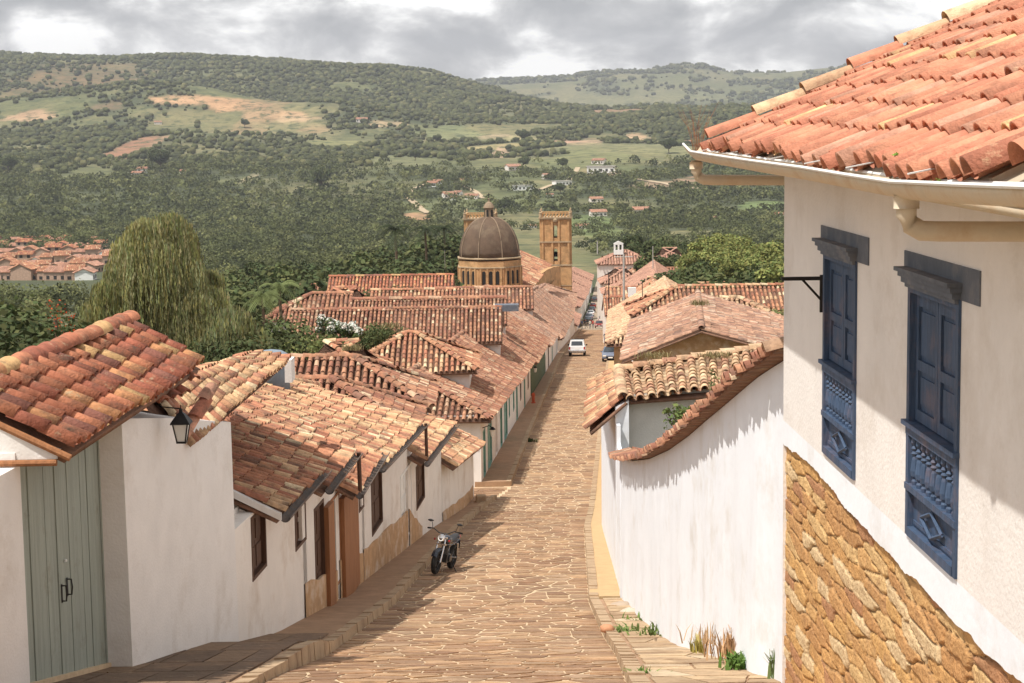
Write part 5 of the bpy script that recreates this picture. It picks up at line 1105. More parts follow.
def tree_at(proto, px, pytop, d, h, label, group=None, wide=1.):
    """stand a tree so that its height h (m) tops out at the given place"""
    p = at(px, pytop, d); hp = 9 if proto in far_proto or proto in bright_proto else 8; k = h/hp
    return plant_copy(proto, (p[0], p[1], p[2]-h), random.uniform(0, 6), label, group, (k*wide, k*wide, k))
# dark trees behind the church and to its left
lst = [(350, 262, 300), (366, 250, 320), (384, 252, 340), (402, 252, 350), (418, 246, 345), (436, 236, 350), (450, 238, 352), (342, 268, 280), (372, 262, 290), (395, 256, 300), (415, 252, 300), (432, 252, 340), (446, 256, 345), (330, 262, 420), (318, 258, 460), (360, 250, 470), (300, 262, 430), (380, 244, 480), (410, 242, 520), (446, 232, 480), (462, 250, 385), (420, 262, 270)]
for i, (px, py, d) in enumerate(lst): tree_at(far_proto[i % 4], px, py, d, random.uniform(11, 14), 'dark rounded tree in the thick grove left of the domed church', 'trees of the grove beside the church', 1.05)
lst = [(285, 262, 250), (268, 272, 230), (252, 280, 210), (290, 274, 210), (240, 268, 300), (262, 258, 380), (310, 270, 260), (232, 280, 260), (246, 290, 180)]
for i, (px, py, d) in enumerate(lst): tree_at(far_proto[(i+1) % 4], px, py, d, random.uniform(9, 12), 'green tree behind the courtyard roofs right of the willow', 'trees behind the courtyard roofs')
# trees to the right of the street
lst = [(644, 238, 430), (660, 236, 470), (632, 232, 520), (676, 242, 420), (690, 240, 500), (655, 252, 340), (668, 250, 380), (700, 262, 260), (716, 258, 270), (735, 262, 250), (752, 258, 260), (690, 270, 235), (672, 268, 260), (730, 272, 210), (770, 262, 200), (778, 250, 230), (760, 246, 300), (690, 282, 200), (708, 276, 190)]
for i, (px, py, d) in enumerate(lst): tree_at(far_proto[i % 4], px, py, d, random.uniform(8, 11), 'deep green tree among the roofs right of the street', 'dark trees right of the street')
lst = [(705, 232, 300), (722, 228, 320), (742, 232, 310), (758, 240, 280), (774, 236, 270), (700, 244, 280), (728, 246, 260), (762, 254, 240), (781, 252, 200), (746, 250, 240), (716, 240, 290)]
for i, (px, py, d) in enumerate(lst): tree_at(bright_proto[i % 2], px, py, d, random.uniform(7, 9), 'sunlit yellow green tree beside the tall white corner house', 'bright trees left of the corner house')
tree_at(mid_proto[2], 779, 296, 96, 5, 'leafy green shrub by the small golden roof on the right', None)
tree_at(mid_proto[0], 405, 283, 175, 6, 'dark spreading tree between the courtyard roofs', None, 1.9)
tree_at(mid_proto[1], 276, 303, 92, 8.5, 'round dark green tree in front of the courtyard ranges', None, 1.05)
tree_at(mid_proto[2], 310, 322, 84, 5.5, 'bright green shrub next to the white flowering bush', None, 1.05)
tree_at(mid_proto[0], 248, 318, 78, 6.5, 'dark shrub between the willow and the round tree', None, 1.)
tree_at(mid_proto[1], 378, 316, 90, 4, 'light green bush growing behind the weedy ridge', None, 1.)
for i, (px, py, d, h) in enumerate([(10, 286, 48, 8), (34, 292, 50, 7.5), (48, 306, 52, 6.5), (-8, 276, 60, 9), (20, 312, 46, 6), (72, 316, 58, 6), (84, 326, 64, 5), (102, 330, 66, 5)]):
    tree_at(mid_proto[i % 2], px, py, d, h, 'dark glossy tree behind the gate roof at the left edge', 'dark trees at the left edge', 1.)
def flowers(name, label, px, py, d, r, c, n, s, cat_):
    p = at(px, py, d); g = np.random.default_rng(px); C = p+g.normal(0, 1, (14, 3))*np.array(r)*.5
    t = thing(name, label, cat_, (p[0], p[1], p[2]-1.5)); V, Fq, cc = leaves(C, np.full(14, min(r)*.5), n, s, c, seed=px, var=.1); mk('blossom', V, Fq, M['petal'], t, cols=cc)
    V, Fq, cc = leaves(C-np.array([0, 0, .1]), np.full(14, min(r)*.55), n, s*1.4, (.08, .11, .04), seed=px+1); mk('foliage', V, Fq, M['leaf'], t, cols=cc)
    MB().tube([(p[0], p[1], p[2]-3.5), (p[0], p[1], p[2])], [.12, .04], 6).build('stem', M['bark'], t)
M['petal'] = material('petals', (.8, .8, .7), .8, .1, 5, attr=True, trans=.25)
flowers('flowering_tree', 'shrub covered in white blossom before the long courtyard roof', 340, 326, 88, (1.3, .8, .5), (.75, .75, .68), 1800, .1, 'shrub')
flowers('flame_flower_shrub', 'shrub with orange red flowers beside the dark trees at the left edge', 56, 320, 47, (.45, .5, .5), (.6, .1, .03), 80, .06, 'shrub')
# willow: hanging strands
def willow(px, pytop, d, h, r, label, n, seed, base, lobes):
    """hanging strands that fall from the tops of many uneven boughs"""
    g = np.random.default_rng(seed); p = at(px, pytop, d); ox, oy, oz = p[0], p[1], p[2]-h
    t = thing('willow_tree', label, 'tree', (ox, oy, oz)); o = np.array([ox, oy, oz]); mb = MB()
    mb.tube([o+np.array(q) for q in ((0, 0, -2), (0, 0, 0), (.1, 0, h*.3), (0, .1, h*.55), (.1, 0, h*.8))], [.45, .4, .3, .2, .06], 10)
    V = []; Fq = []; C = []; k = 0; base = np.array(base); LB = []
    for (lx, lz, lr) in lobes:
        for q in range(3):
            a = g.uniform(-.9, .9)*r*.5; LB.append((lx*r+g.normal(0, .12)*r*lr, a, lz*h+g.normal(0, .02)*h, lr*r*g.uniform(.55, .9)))
    for (x, y, z, q) in LB: mb.tube([o+np.array([0, 0, h*min(.5, z/h*.6)]), o+np.array([x*.55, y*.55, z*.92]), o+np.array([x, y, z])], [.11, .05, .015], 5)
    mb.build('trunk', M['bark'], t); wts = np.array([b[3]**2 for b in LB]); wts /= wts.sum(); sh = g.uniform(.75, 1.3, len(LB)); pick_ = g.choice(len(LB), n, p=wts)
    for i in pick_:
        x0, y0, z0, R0 = LB[i]; a = g.uniform(0, 2*math.pi); q = math.sqrt(g.random()); x = x0+R0*q*math.cos(a); y = y0+R0*q*math.sin(a)*.9
        z = z0+R0*.42*math.sqrt(max(0, 1-q*q))-R0*.25*q*q+g.normal(0, .06); Ls = h*g.uniform(.06, .2)*(.6+.8*q)*(1.25 if g.random() < .2 else 1); seg = max(3, int(Ls/.2)); wv = g.uniform(.018, .045)
        c = base*sh[i]*g.uniform(.75, 1.3)*np.array([g.uniform(.85, 1.2), 1, g.uniform(.8, 1.3)]); ph = g.uniform(0, 6); ox_, oy_ = math.cos(a)*.25*q, math.sin(a)*.25*q; sw = g.uniform(.02, .09)
        for m in range(seg):
            u = m/seg; cx_ = x+ox_*math.sin(u*1.5)+sw*math.sin(ph+m*.8); cy_ = y+oy_*math.sin(u*1.5)+sw*math.cos(ph+m*.9); zz = z-Ls*u; l = Ls/seg*.7; w2 = wv*(1.15-u*.5)*g.uniform(.6, 1.5); an = g.uniform(0, 3.14); ca, sa = math.cos(an)*w2, math.sin(an)*w2
            V += [(cx_-ca, cy_-sa, zz), (cx_+g.normal(0, .015), cy_, zz+l), (cx_+ca, cy_+sa, zz-.02), (cx_+g.normal(0, .03), cy_, zz-l)]; Fq.append((k, k+1, k+2, k+3)); C += [c]*4; k += 4
    mk('crown', np.array(V)+o, np.array(Fq), M['leaf'], t, cols=np.array(C))
LOBES = [(-.12, .92, .4), (.14, .93, .4), (-.32, .87, .42), (.3, .88, .42), (0, .82, .5), (-.36, .74, .4), (.42, .73, .4), (.05, .76, .5), (-.55, .6, .42), (.6, .6, .42), (-.2, .62, .55), (.25, .6, .55), (-.72, .46, .42), (.76, .46, .42), (-.4, .46, .55), (.4, .44, .55), (0, .42, .6), (-.85, .33, .4), (.88, .33, .4), (-.5, .3, .55), (.5, .3, .55), (0, .28, .6)]
LOB2 = [(0, .85, .6), (-.4, .72, .5), (.4, .7, .5), (-.6, .52, .5), (.6, .5, .5), (0, .55, .7), (-.5, .34, .6), (.5, .33, .6), (0, .35, .7)]
willow(153, 210, 92, 11.5, 3.7, 'tall weeping willow with yellow green hanging strands behind the gate roof', 21000, 5, (.31, .31, .135), LOBES)
willow(232, 300, 78, 6.0, 1.9, 'smaller weeping tree right of the tall willow', 4500, 9, (.23, .24, .105), LOB2)
willow(106, 268, 90, 8.0, 1.5, 'low drooping tree merging with the left side of the tall willow', 3500, 13, (.24, .25, .1), LOB2)
willow(208, 252, 95, 8.5, 1.6, 'drooping tree merging with the right side of the tall willow', 4500, 17, (.25, .25, .105), LOB2)
# palms
def palm(px, py, d, h, label, sc=1., seed=0, group='palms left of the dome'):
    g = np.random.default_rng(seed); p = at(px, py, d); o = np.array([p[0], p[1], p[2]]); t = thing('palm_tree', label, 'palm', (o[0], o[1], o[2]-h), 0, group)
    MB().tube([o+np.array([.3, 0, -h-1]), o+np.array([.15, 0, -h/2]), o], [.25*sc, .18*sc, .14*sc], 8).build('trunk', M['bark'], t)
    V = []; Fq = []; C = []; k = 0
    for i in range(18):
        a = i*2.4+g.uniform(-.2, .2); el = g.uniform(-.25, 1.1); Lf = 2.7*sc*g.uniform(.85, 1.1); pts = []
        for u in np.linspace(0, 1, 9): pts.append(np.array([math.cos(a)*Lf*u*math.cos(el*.5), math.sin(a)*Lf*u*math.cos(el*.5), Lf*(math.sin(el)*u-.75*u*u)]))
        sd = np.array([-math.sin(a), math.cos(a), 0]); c = np.array([.04, .052, .024] if sc > 1.1 else [.15, .18, .07])*g.uniform(.7, 1.4)
        for m in range(8):
            for s in (-1, 1):
                for q in (0, .5):
                    b = lerp(pts[m], pts[m+1], q); tip = b+sd*s*.62*sc*(1-abs(m/8-.35)*.9)+(pts[m+1]-pts[m])*.8+np.array([0, 0, -.22*sc]); w_ = (pts[m+1]-pts[m])*.34
                    V += [o+b, o+b+w_, o+tip+w_*.2, o+tip]; Fq.append((k, k+1, k+2, k+3)); C += [c]*4; k += 4
    mk('crown', V, np.array(Fq), M['leaf'], t, cols=np.array(C))
palm(395, 229, 330, 10, 'tallest dark palm standing left of the dome', 1.4, 1); palm(425, 229, 340, 9, 'middle palm between the tallest palm and the dome', 1.25, 2); palm(444, 228, 350, 9, 'palm closest to the dome on its left', 1.2, 3)
palm(262, 296, 120, 7, 'light green palm right of the willow', .62, 4, None); palm(279, 288, 135, 7, 'feathery palm above the courtyard house left of the ranges', .75, 5, None)
# wooded slopes of the valley: scattered crowns
def ico():
    ph = (1+5**.5)/2; v = np.array([(-1, ph, 0), (1, ph, 0), (-1, -ph, 0), (1, -ph, 0), (0, -1, ph), (0, 1, ph), (0, -1, -ph), (0, 1, -ph), (ph, 0, -1), (ph, 0, 1), (-ph, 0, -1), (-ph, 0, 1)]); v /= np.linalg.norm(v[0])
    f = [(0, 11, 5), (0, 5, 1), (0, 1, 7), (0, 7, 10), (0, 10, 11), (1, 5, 9), (5, 11, 4), (11, 10, 2), (10, 7, 6), (7, 1, 8), (3, 9, 4), (3, 4, 2), (3, 2, 6), (3, 6, 8), (3, 8, 9), (4, 9, 5), (2, 4, 11), (6, 2, 10), (8, 6, 7), (9, 8, 1)]
    return v, np.array(f)
iv, if_ = ico()
def ico2():
    v = [tuple(x) for x in iv]; c = {}; F2 = []
    def mid(a, b):
        k = (min(a, b), max(a, b))
        if k not in c: m = (np.array(v[a])+np.array(v[b])); m /= np.linalg.norm(m); c[k] = len(v); v.append(tuple(m))
        return c[k]
    for a, b, d in if_: x, y, z = mid(a, b), mid(b, d), mid(d, a); F2 += [(a, x, z), (b, y, x), (d, z, y), (x, y, z)]
    return np.array(v), np.array(F2)
iv2, if2 = ico2()
def scatter(name, n, y0, y1, size, proto, thr, seed, tmax=.37, cond=None, dens=None):
    g = np.random.default_rng(seed); u = g.random(n); y = (y0**2+(y1**2-y0**2)*u)**.5 if dens is None else y0*(y1/y0)**(u**dens)
    x = g.uniform(-tmax, tmax, n)*y; wd, c0 = landcover(x[:, None], y[:, None]); wd = wd[:, 0]
    k = (g.random(n)*.85 < wd-thr)
    if cond is not None: k &= cond(x, y)
    x, y, wd = x[k], y[k], wd[k]; z = H(x, y); n = len(x); s = size*g.uniform(.62, 1.25, n)**2.2
    v, f = proto; m = len(v)
    R = 1+g.normal(0, .13, (n, m)); V = v[None]*R[..., None]*s[:, None, None]*np.array([1, 1, .82]); a = g.uniform(0, 6.28, n); ca, sa = np.cos(a)[:, None], np.sin(a)[:, None]
    V = np.stack([V[..., 0]*ca-V[..., 1]*sa, V[..., 0]*sa+V[..., 1]*ca, V[..., 2]], -1); V += np.stack([x, y, z+s*.55], -1)[:, None]
    Fq = f[None]+(np.arange(n)*m)[:, None, None]; base = np.array([(.082, .09, .036), (.102, .11, .044), (.15, .145, .062), (.058, .068, .032)])
    c = base[g.choice(4, n, p=[.4, .3, .12, .18])]*g.uniform(.75, 1.25, n)[:, None]; C = np.repeat(c, m, 0)*g.uniform(.8, 1.2, (n*m, 1))
    return tag(mk(name, V.reshape(-1, 3), Fq.reshape(-1, 3), M['leaf'], cols=C, smooth=False), 'dense green woodland and scrub covering the valley slopes', 'woodland', kind='stuff')
def leafy_scatter(name, n, y0, y1, size, thr, seed, nl=60, tmax=.36, cond=None, lm=9.):
    g = np.random.default_rng(seed); y = (y0**2+(y1**2-y0**2)*g.random(n))**.5; x = g.uniform(-tmax, tmax, n)*y
    wd, _ = landcover(x[:, None], y[:, None]); k = g.random(n)*.85 < wd[:, 0]-thr
    if cond is not None: k &= cond(x, y)
    x, y = x[k], y[k]; s = size*g.uniform(.68, 1.25, len(x))**2.2; z = H(x, y)+s*.5; n = len(x)
    d = g.normal(0, 1, (n, nl, 3)); d /= np.linalg.norm(d, axis=2)[..., None]; d[..., 2] = np.abs(d[..., 2])*.9-.12
    lob = 1+.22*np.sin(d[..., 0]*4+g.uniform(0, 6, (n, 1)))*np.cos(d[..., 1]*5+g.uniform(0, 6, (n, 1)))
    P = np.stack([x, y, z], -1)[:, None]+d*s[:, None, None]*lob[..., None]*(.72+.3*g.random((n, nl, 1)))
    nn = d+g.normal(0, .45, (n, nl, 3)); nn /= np.linalg.norm(nn, axis=2)[..., None]; a = np.cross(nn, g.normal(0, 1, (n, nl, 3))); a /= np.linalg.norm(a, axis=2)[..., None]; b = np.cross(nn, a)
    q = np.minimum(s[:, None]*g.uniform(.12, .26, (n, nl)), lm*g.uniform(.6, 1.2, (n, nl)))[..., None]; a *= q; b *= q
    V = np.stack([P-a, P-b, P+a, P+b], 2).reshape(-1, 3); Fq = np.arange(len(V)).reshape(-1, 4)
    base = np.array([(.09, .102, .04), (.118, .13, .05), (.155, .16, .064), (.064, .076, .034)]); c = base[g.choice(4, n, p=[.36, .3, .16, .18])]*g.uniform(.75, 1.3, n)[:, None]
    C = np.repeat(np.repeat(c, nl, 0)*g.uniform(.8, 1.2, (n*nl, 1)), 4, 0)
    return tag(mk(name, V, Fq, M['leaf'], cols=C), 'leafy trees of the wooded valley floor beyond the town', 'woodland', kind='stuff')
village = lambda x, y: ~((x/y < -.218) & (y > 560) & (y < 1120))
townfree = lambda x, y: ~((x/y > -.045) & (x/y < .2) & (y < 600)) & village(x, y)
tcond = lambda x, y: townfree(x, y) & ~((x/y > .0) & (x/y < .09) & (y < 1000))
leafy_scatter('valley_woodland', 1700, 430, 850, 4.6, -.06, 5, 330, cond=tcond, lm=.42)
leafy_scatter('valley_woodland', 5000, 850, 1500, 4.7, -.06, 15, 110, cond=tcond, lm=.75)
leafy_scatter('valley_woodland', 15000, 1400, 2400, 4.5, -.0, 6, 30)
scatter('hillside_woodland', 46000, 2200, 4200, 4.2, (iv, if_), .0, 7)
scatter('ridge_woodland', 60000, 3700, 6200, 5.4, (iv, if_), .0, 8)
scatter('far_ridge_woodland', 26000, 7000, 10200, 9, (iv, if_), .0, 9)
# trees one can tell apart on the slopes
pick = [(160, 168, 11, 'large dark round tree on the left slope'), (322, 188, 12, 'dark oval tree alone in the middle of the left slope'), (505, 207, 7, 'dark round tree right of the dome lantern'), (523, 165, 7, 'bushy dark tree in the fields above the white farmhouses'), (524, 138, 6, 'single dark tree on the sandy field edge'), (415, 157, 6, 'small dark tree in the pale fields'), (563, 165, 6, 'round dark tree between the field farmhouses'), (560, 190, 6, 'low dark tree by the long white farmhouse'), (669, 150, 8, 'dark square-crowned tree left of the corner house roof'), (437, 140, 5, 'small tree above the pale terraces'), (245, 125, 5, 'small tree by the sandy cutting'), (8, 170, 9, 'dark tree on the slope at the left edge')]
for i, (px, py, h, lb) in enumerate(pick):
    p = hit(px, py+4, 900); plant_copy(far_proto[i % 4], (p[0], p[1], p[2]-.5), random.uniform(0, 6), lb, 'single trees on the slopes', h*p[1]/1000/9*1.15*(1.1 if h > 8 else 1))
# ================================================================== VALLEY HOUSES
def cottage(w_, d_, h_, wall, roofpal, storeys=1, flat=False):
    t = thing('farmhouse', 'x', 'house'); mb = MB(); mb.box((0, 0, h_/2-1), (w_, d_, h_+2)); mb.build('wall', M[wall], t)
    if flat: MB().box((0, 0, h_+.15), (w_+.8, d_+.8, .3)).build('roof', M['concrete'], t)
    else:
        A = np.array([-w_/2-.5, -d_/2-.5, h_-.1]); B = np.array([w_/2+.5, -d_/2-.5, h_-.1]); R0 = np.array([-w_/2-.5, 0, h_+d_*.24]); R1 = np.array([w_/2+.5, 0, h_+d_*.24]); fl3 = np.array([1, -1, 1])
        V, Fq, C = cat([tile_patch(A, B, R0, R1, sp=.9, rl=1.2, seg=2, pal=roofpal, channels=False), tile_patch(A*fl3, B*fl3, R0, R1, sp=.9, rl=1.2, seg=2, pal=roofpal, channels=False), slab(A, B, R0, R1, .15, (.5, .24, .14)), slab(A*fl3, B*fl3, R0, R1, .15, (.5, .24, .14))]); mk('roof', V, Fq, M['tile'], t, cols=C)
        for sx in (-1, 1): mk('gable', [(sx*w_/2, -d_/2, h_-.1), (sx*w_/2, d_/2, h_-.1), (sx*w_/2, 0, h_+d_*.22)], [(0, 2, 1)], M[wall], t)
    n = max(2, int(w_/3.2))
    for s in range(storeys):
        for i in range(n):
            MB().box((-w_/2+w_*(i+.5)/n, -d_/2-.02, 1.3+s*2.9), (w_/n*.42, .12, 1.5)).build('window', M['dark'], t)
    return t
M['brick'] = material('tan_brick_wall', (.4, .27, .2), .9, .25, 1.5)
CP = [cottage(9, 7, 3.2, 'white', 'far'), cottage(13, 8, 3.4, 'plaster_warm', 'far'), cottage(9, 8, 5.6, 'plaster_warm', 'far', 2), cottage(16, 8, 3.4, 'white', 'far', 1, True), cottage(8, 7, 5.4, 'brick', 'red', 2), cottage(10, 8, 3.6, 'brick', 'far'), cottage(8, 9, 4.6, 'brick', 'row')]
def put(i, px, py, label, sc=1., rz=None, group=None, y0=600):
    p = hit(px, py, y0); pr = CP[i]; rz = random.uniform(-.5, .5) if rz is None else rz
    if pr not in usedp:
        usedp.add(pr); pr.location = tuple(p); pr.rotation_euler = (0, 0, rz); pr['label'] = label; pr.scale = (sc, sc, sc)
        if group: pr['group'] = group
        return pr
    return dup(pr, tuple(p), rz, label, group, sc)
for (i, px, py, sc, lb) in [(0, 433, 187, .95, 'white and pink farmhouse at the top of the winding track'), (0, 438, 185, .8, 'small red roofed cottage touching the farmhouse by the winding track'), (0, 465, 184, .85, 'lone cottage right of the winding track'), (1, 450, 198, .9, 'long pink farm building above the dome'), (0, 458, 195, .7, 'white cottage behind the long pink farm building'), (0, 454, 200, .6, 'tiny white shed above the dome'), (1, 472, 199, .8, 'low red roofed farm range right of the pink building'), (3, 523, 190, 1., 'flat roofed white two part farmhouse in the middle fields'), (3, 562, 185, .9, 'long white building in the fields right of centre'), (1, 513, 170, .9, 'red roofed farmhouse beside the dark tree in the fields'), (2, 546, 179, .6, 'small red roofed house between the two white farmhouses'), (3, 601, 173, 1.4, 'large pale villa with columns on the bare platform'), (1, 599, 164, .8, 'pale roofed house just above the large villa'), (0, 550, 197, .6, 'low white shed under the dark tree'), (1, 596, 202, .8, 'red roofed house among trees above the tower'), (1, 598, 216, 1., 'pink house with red roof right of the bell tower top'), (1, 582, 229, .8, 'small brown roofed house right of the bell tower'), (1, 640, 214, 1.1, 'wide roofed house in the woods right of the street'), (0, 629, 212, .6, 'pale annex beside the wide roofed house in the woods'), (1, 690, 219, .8, 'low roofed house in the woods left of the corner house'), (1, 721, 222, .9, 'reddish low house near the corner house'), (0, 781, 219, 1.1, 'white house with orange roof at the corner house edge'), (0, 711, 216, .6, 'small cottage behind the woods left of the corner house'), (0, 533, 228, .6, 'small white house between dome and bell tower'), (0, 143, 173, .9, 'red roofed house left of the large round tree'), (1, 138, 176, .7, 'long red roof low on the left slope'), (0, 184, 174, .7, 'small cottage right of the large round tree'), (0, 296, 150, .6, 'tiny white hut on the left slope'), (1, 158, 124, .6, 'small house in front of the brown mound'), (3, 61, 167, .6, 'pale shed on the left slope'), (1, 362, 123, .9, 'farm buildings on the sandy saddle'), (0, 688, 144, .7, 'pale house at the edge of the far fields'), (3, 364, 267, .45, 'white building with flat roof in the grove')]:
    p = hit(px, py, 600); put(i, px, py, lb, sc*min(1.6, max(.75, p[1]/1500))*1.05, group='farmhouses scattered in the valley')
k = 0
for row, (py, n) in enumerate(((243, 9), (249, 9), (255, 10), (262, 10), (270, 9), (278, 8))):
    for j in range(n):
        px = -6+j*12.5+row % 2*6+random.uniform(-2, 2)
        if px > 112: continue
        if row > 3 and px > 95: continue
        put(random.choice([4, 5, 6, 5, 6, 0]), px, py+2, 'terracotta roofed house packed in the hamlet at the left edge', random.uniform(.85, 1.15), random.choice([0, 0, 1.57])+random.uniform(-.35, .15), 'houses of the hamlet at the left edge', 640)
# ================================================================== VEHICLES
def prism(mb, prof, y0, y1, c=None, inset=0.):
    """prof in (x along length, z) extruded across the width"""
    n = len(prof); V = [(x, y0, z) for x, z in prof]+[(x, y1, z) for x, z in prof]
    mb.add(V, [tuple(range(n)), tuple(reversed(range(n, 2*n)))]+[(i, n+i, n+(i+1) % n, (i+1) % n) for i in range(n)], c)
def wheels(t, xs, hw, r=.33, w_=.22):
    for x in xs:
        for s in (-1, 1):
            mb = MB(); a = s*(hw-w_/2); V = []; K = 20
            prof = [(r*.62, -w_/2), (r*.93, -w_/2), (r, -w_/2+.04), (r, w_/2-.04), (r*.93, w_/2), (r*.62, w_/2)]
            Vv = [(x+q*math.cos(2*math.pi*k/K), a+y, r+q*math.sin(2*math.pi*k/K)) for q, y in prof for k in range(K)]
            mb.add(Vv, [(i*K+k, i*K+(k+1) % K, (i+1)*K+(k+1) % K, (i+1)*K+k) for i in range(5) for k in range(K)])
            ty = mb.build('wheel', M['rubber'], t); mb = MB()
            for y in (-w_/2+.03, w_/2-.03):
                Vv = [(x+r*.62*math.cos(2*math.pi*k/K), a+y, r+r*.62*math.sin(2*math.pi*k/K)) for k in range(K)]; mb.add(Vv, [tuple(range(K))])
            mb.build('rim', M['chrome'], ty)
def car(name, label, paint, loc, rz, kind='sedan', group=None, cat_='car'):
    t = thing(name, label, cat_, (0, 0, 0), 0, group); pm = M[paint]
    if kind == 'pickup':
        Lh, W = 2.6, .9; mb = MB()
        prism(mb, [(-Lh, .55), (-Lh, 1.02), (-.55, 1.02), (-.55, .5)], -W, W); mb2 = MB()
        prism(mb, [(-.55, .42), (-.55, 1.05), (1.35, 1.06), (2.35, .98), (Lh, .85), (Lh, .45), (2.4, .38)], -W, W); mb.build('body', pm, t)
        # canopy over the load bed and cabin
        c = MB(); V = [(-Lh+.05, -W+.05, 1.02), (1.3, -W+.04, 1.06), (1.3, W-.04, 1.06), (-Lh+.05, W-.05, 1.02), (-Lh+.2, -W+.2, 1.72), (.55, -W+.2, 1.72), (.55, W-.2, 1.72), (-Lh+.2, W-.2, 1.72)]
        c.add(V, [(0, 1, 5, 4), (1, 2, 6, 5), (2, 3, 7, 6), (3, 0, 4, 7), (4, 5, 6, 7)]); c.build('cab', pm, t)
        g = MB(); g.add([(-Lh+.06, -.62, 1.14), (-Lh+.06, .62, 1.14), (-Lh+.165, .58, 1.6), (-Lh+.165, -.58, 1.6)], [(0, 3, 2, 1)]); g.build('rear_window', M['carglass'], t)
        g = MB(); g.add([(1.31, -.78, 1.1), (1.31, .78, 1.1), (.6, .68, 1.67), (.6, -.68, 1.67)], [(0, 1, 2, 3)]); g.build('windscreen', M['carglass'], t)
        for s in (-1, 1):
            g = MB()
            for (a, b) in ((-2.3, -1.0), (-.85, .05), (.12, .7)): yb = W-.05; yt = W-.185; g.add([(a, s*(yb+.012), 1.12), (b+.2 if b > .5 else b, s*(yb+.012), 1.12), (b, s*(yt+.015), 1.62), (a+.05, s*(yt+.015), 1.62)], [(0, 1, 2, 3)])
            g.build('side_window', M['carglass'], t); MB().box((-Lh-.01, s*.8, .86), (.04, .14, .3)).build('tail_light', M['redlens'], t); MB().box((Lh-.02, s*.68, .76), (.06, .3, .14)).build('headlight', M['lightlens'], t)
            MB().box((1.15, s*(W+.1), 1.12), (.1, .16, .18)).build('mirror', M['iron'], t)
        MB().box((-Lh-.06, 0, .52), (.16, 1.7, .2)).build('bumper', M['chrome'], t); MB().box((-Lh-.015, 0, .8), (.02, .5, .16)).build('number_plate', M['lightlens'], t)
        r = MB(); [r.tube([(x, -.62, 1.79), (x, .62, 1.79)], .02, 6) for x in (-1.9, -1.1, -.3)]; [r.tube([(-2.1, y, 1.79), (.2, y, 1.79)], .02, 6) for y in (-.62, .62)]; r.build('roof_rack', M['iron'], t)
        MB().box((0, 0, .45), (4.4, 1.2, .2)).build('chassis', M['rubber'], t); wheels(t, (-1.6, 1.6), W, .37, .24)
    else:
        Lh, W = 2.15, .84; mb = MB(); prism(mb, [(-Lh, .4), (-Lh-.02, .8), (-1.5, .95), (.85, .93), (1.9, .78), (Lh, .62), (Lh, .35), (1.8, .27), (-1.9, .27)], -W, W); mb.build('body', pm, t)
        c = MB(); hb = kind == 'hatch'; xr = -1.95 if hb else -1.55; V = [(xr, -W+.05, .9), (.95, -W+.05, .9), (.95, W-.05, .9), (xr, W-.05, .9), (xr+.45, -W+.22, 1.4), (.15, -W+.22, 1.42), (.15, W-.22, 1.42), (xr+.45, W-.22, 1.4)]
        c.add(V, [(0, 1, 5, 4), (1, 2, 6, 5), (2, 3, 7, 6), (3, 0, 4, 7), (4, 5, 6, 7)]); c.build('cab', pm, t)
        g = MB(); g.add([(.945, -.7, .96), (.945, .7, .96), (.22, .56, 1.385), (.22, -.56, 1.385)], [(0, 1, 2, 3)]); g.build('windscreen', M['carglass'], t)
        g = MB(); g.add([(xr+.04, -.68, .96), (xr+.04, .68, .96), (xr+.41, .56, 1.36), (xr+.41, -.56, 1.36)], [(0, 3, 2, 1)]); g.build('rear_window', M['carglass'], t)
        for s in (-1, 1):
            g = MB(); g.add([(xr+.35, s*(W-.03), .96), (.8, s*(W-.03), .96), (.18, s*(W-.19), 1.36), (xr+.6, s*(W-.19), 1.36)], [(0, 1, 2, 3)]); g.build('side_window', M['carglass'], t)
            MB().box((Lh-.05, s*.6, .6), (.16, .34, .13)).build('headlight', M['lightlens'], t); MB().box((-Lh, s*.66, .7), (.06, .26, .14)).build('tail_light', M['redlens'], t); MB().box((.7, s*(W+.08), .95), (.1, .16, .12)).build('mirror', pm, t)
        MB().box((Lh+.005, 0, .45), (.03, .9, .16)).build('grille', M['iron'], t); MB().box((Lh+.03, 0, .42), (.02, .45, .12)).build('number_plate', M['lightlens'], t); wheels(t, (-1.32, 1.32), W+.02, .31, .2)
    t.location = loc; t.rotation_euler = (0, 0, rz); return t
hd = math.pi/2-.0565
def slope_fix(o, y, front):
    s = (Zp(y+1.5)-Zp(y-1.5))/3.; o.rotation_euler = (0, -math.atan(s)*(1 if front > 0 else -1), o.rotation_euler[2])
p = at(578.5, 355.5, 190); o = car('pickup_truck', 'white pickup with covered bed seen from behind, parked on the left of the street', 'carwhite', (p[0], 193, Zp(193)+.04), hd, 'pickup', cat_='pickup truck'); slope_fix(o, 193, 1)
p = at(610.5, 364, 180); o = car('parked_car', 'grey blue sedan facing uphill on the right kerb', 'carblue', (p[0], 180, Zp(180)+.04), hd+math.pi, 'sedan'); slope_fix(o, 180, -1)
p = at(598, 328, 345); o = car('parked_car', 'dark red car near the crossing with its pale hood toward the camera', 'carred', (p[0]+.2, 344, Zp(344)+.1), hd+math.pi, 'hatch'); slope_fix(o, 344, -1)
pc = [('carred', 'hatch'), ('cargrey', 'sedan')]; protos = []
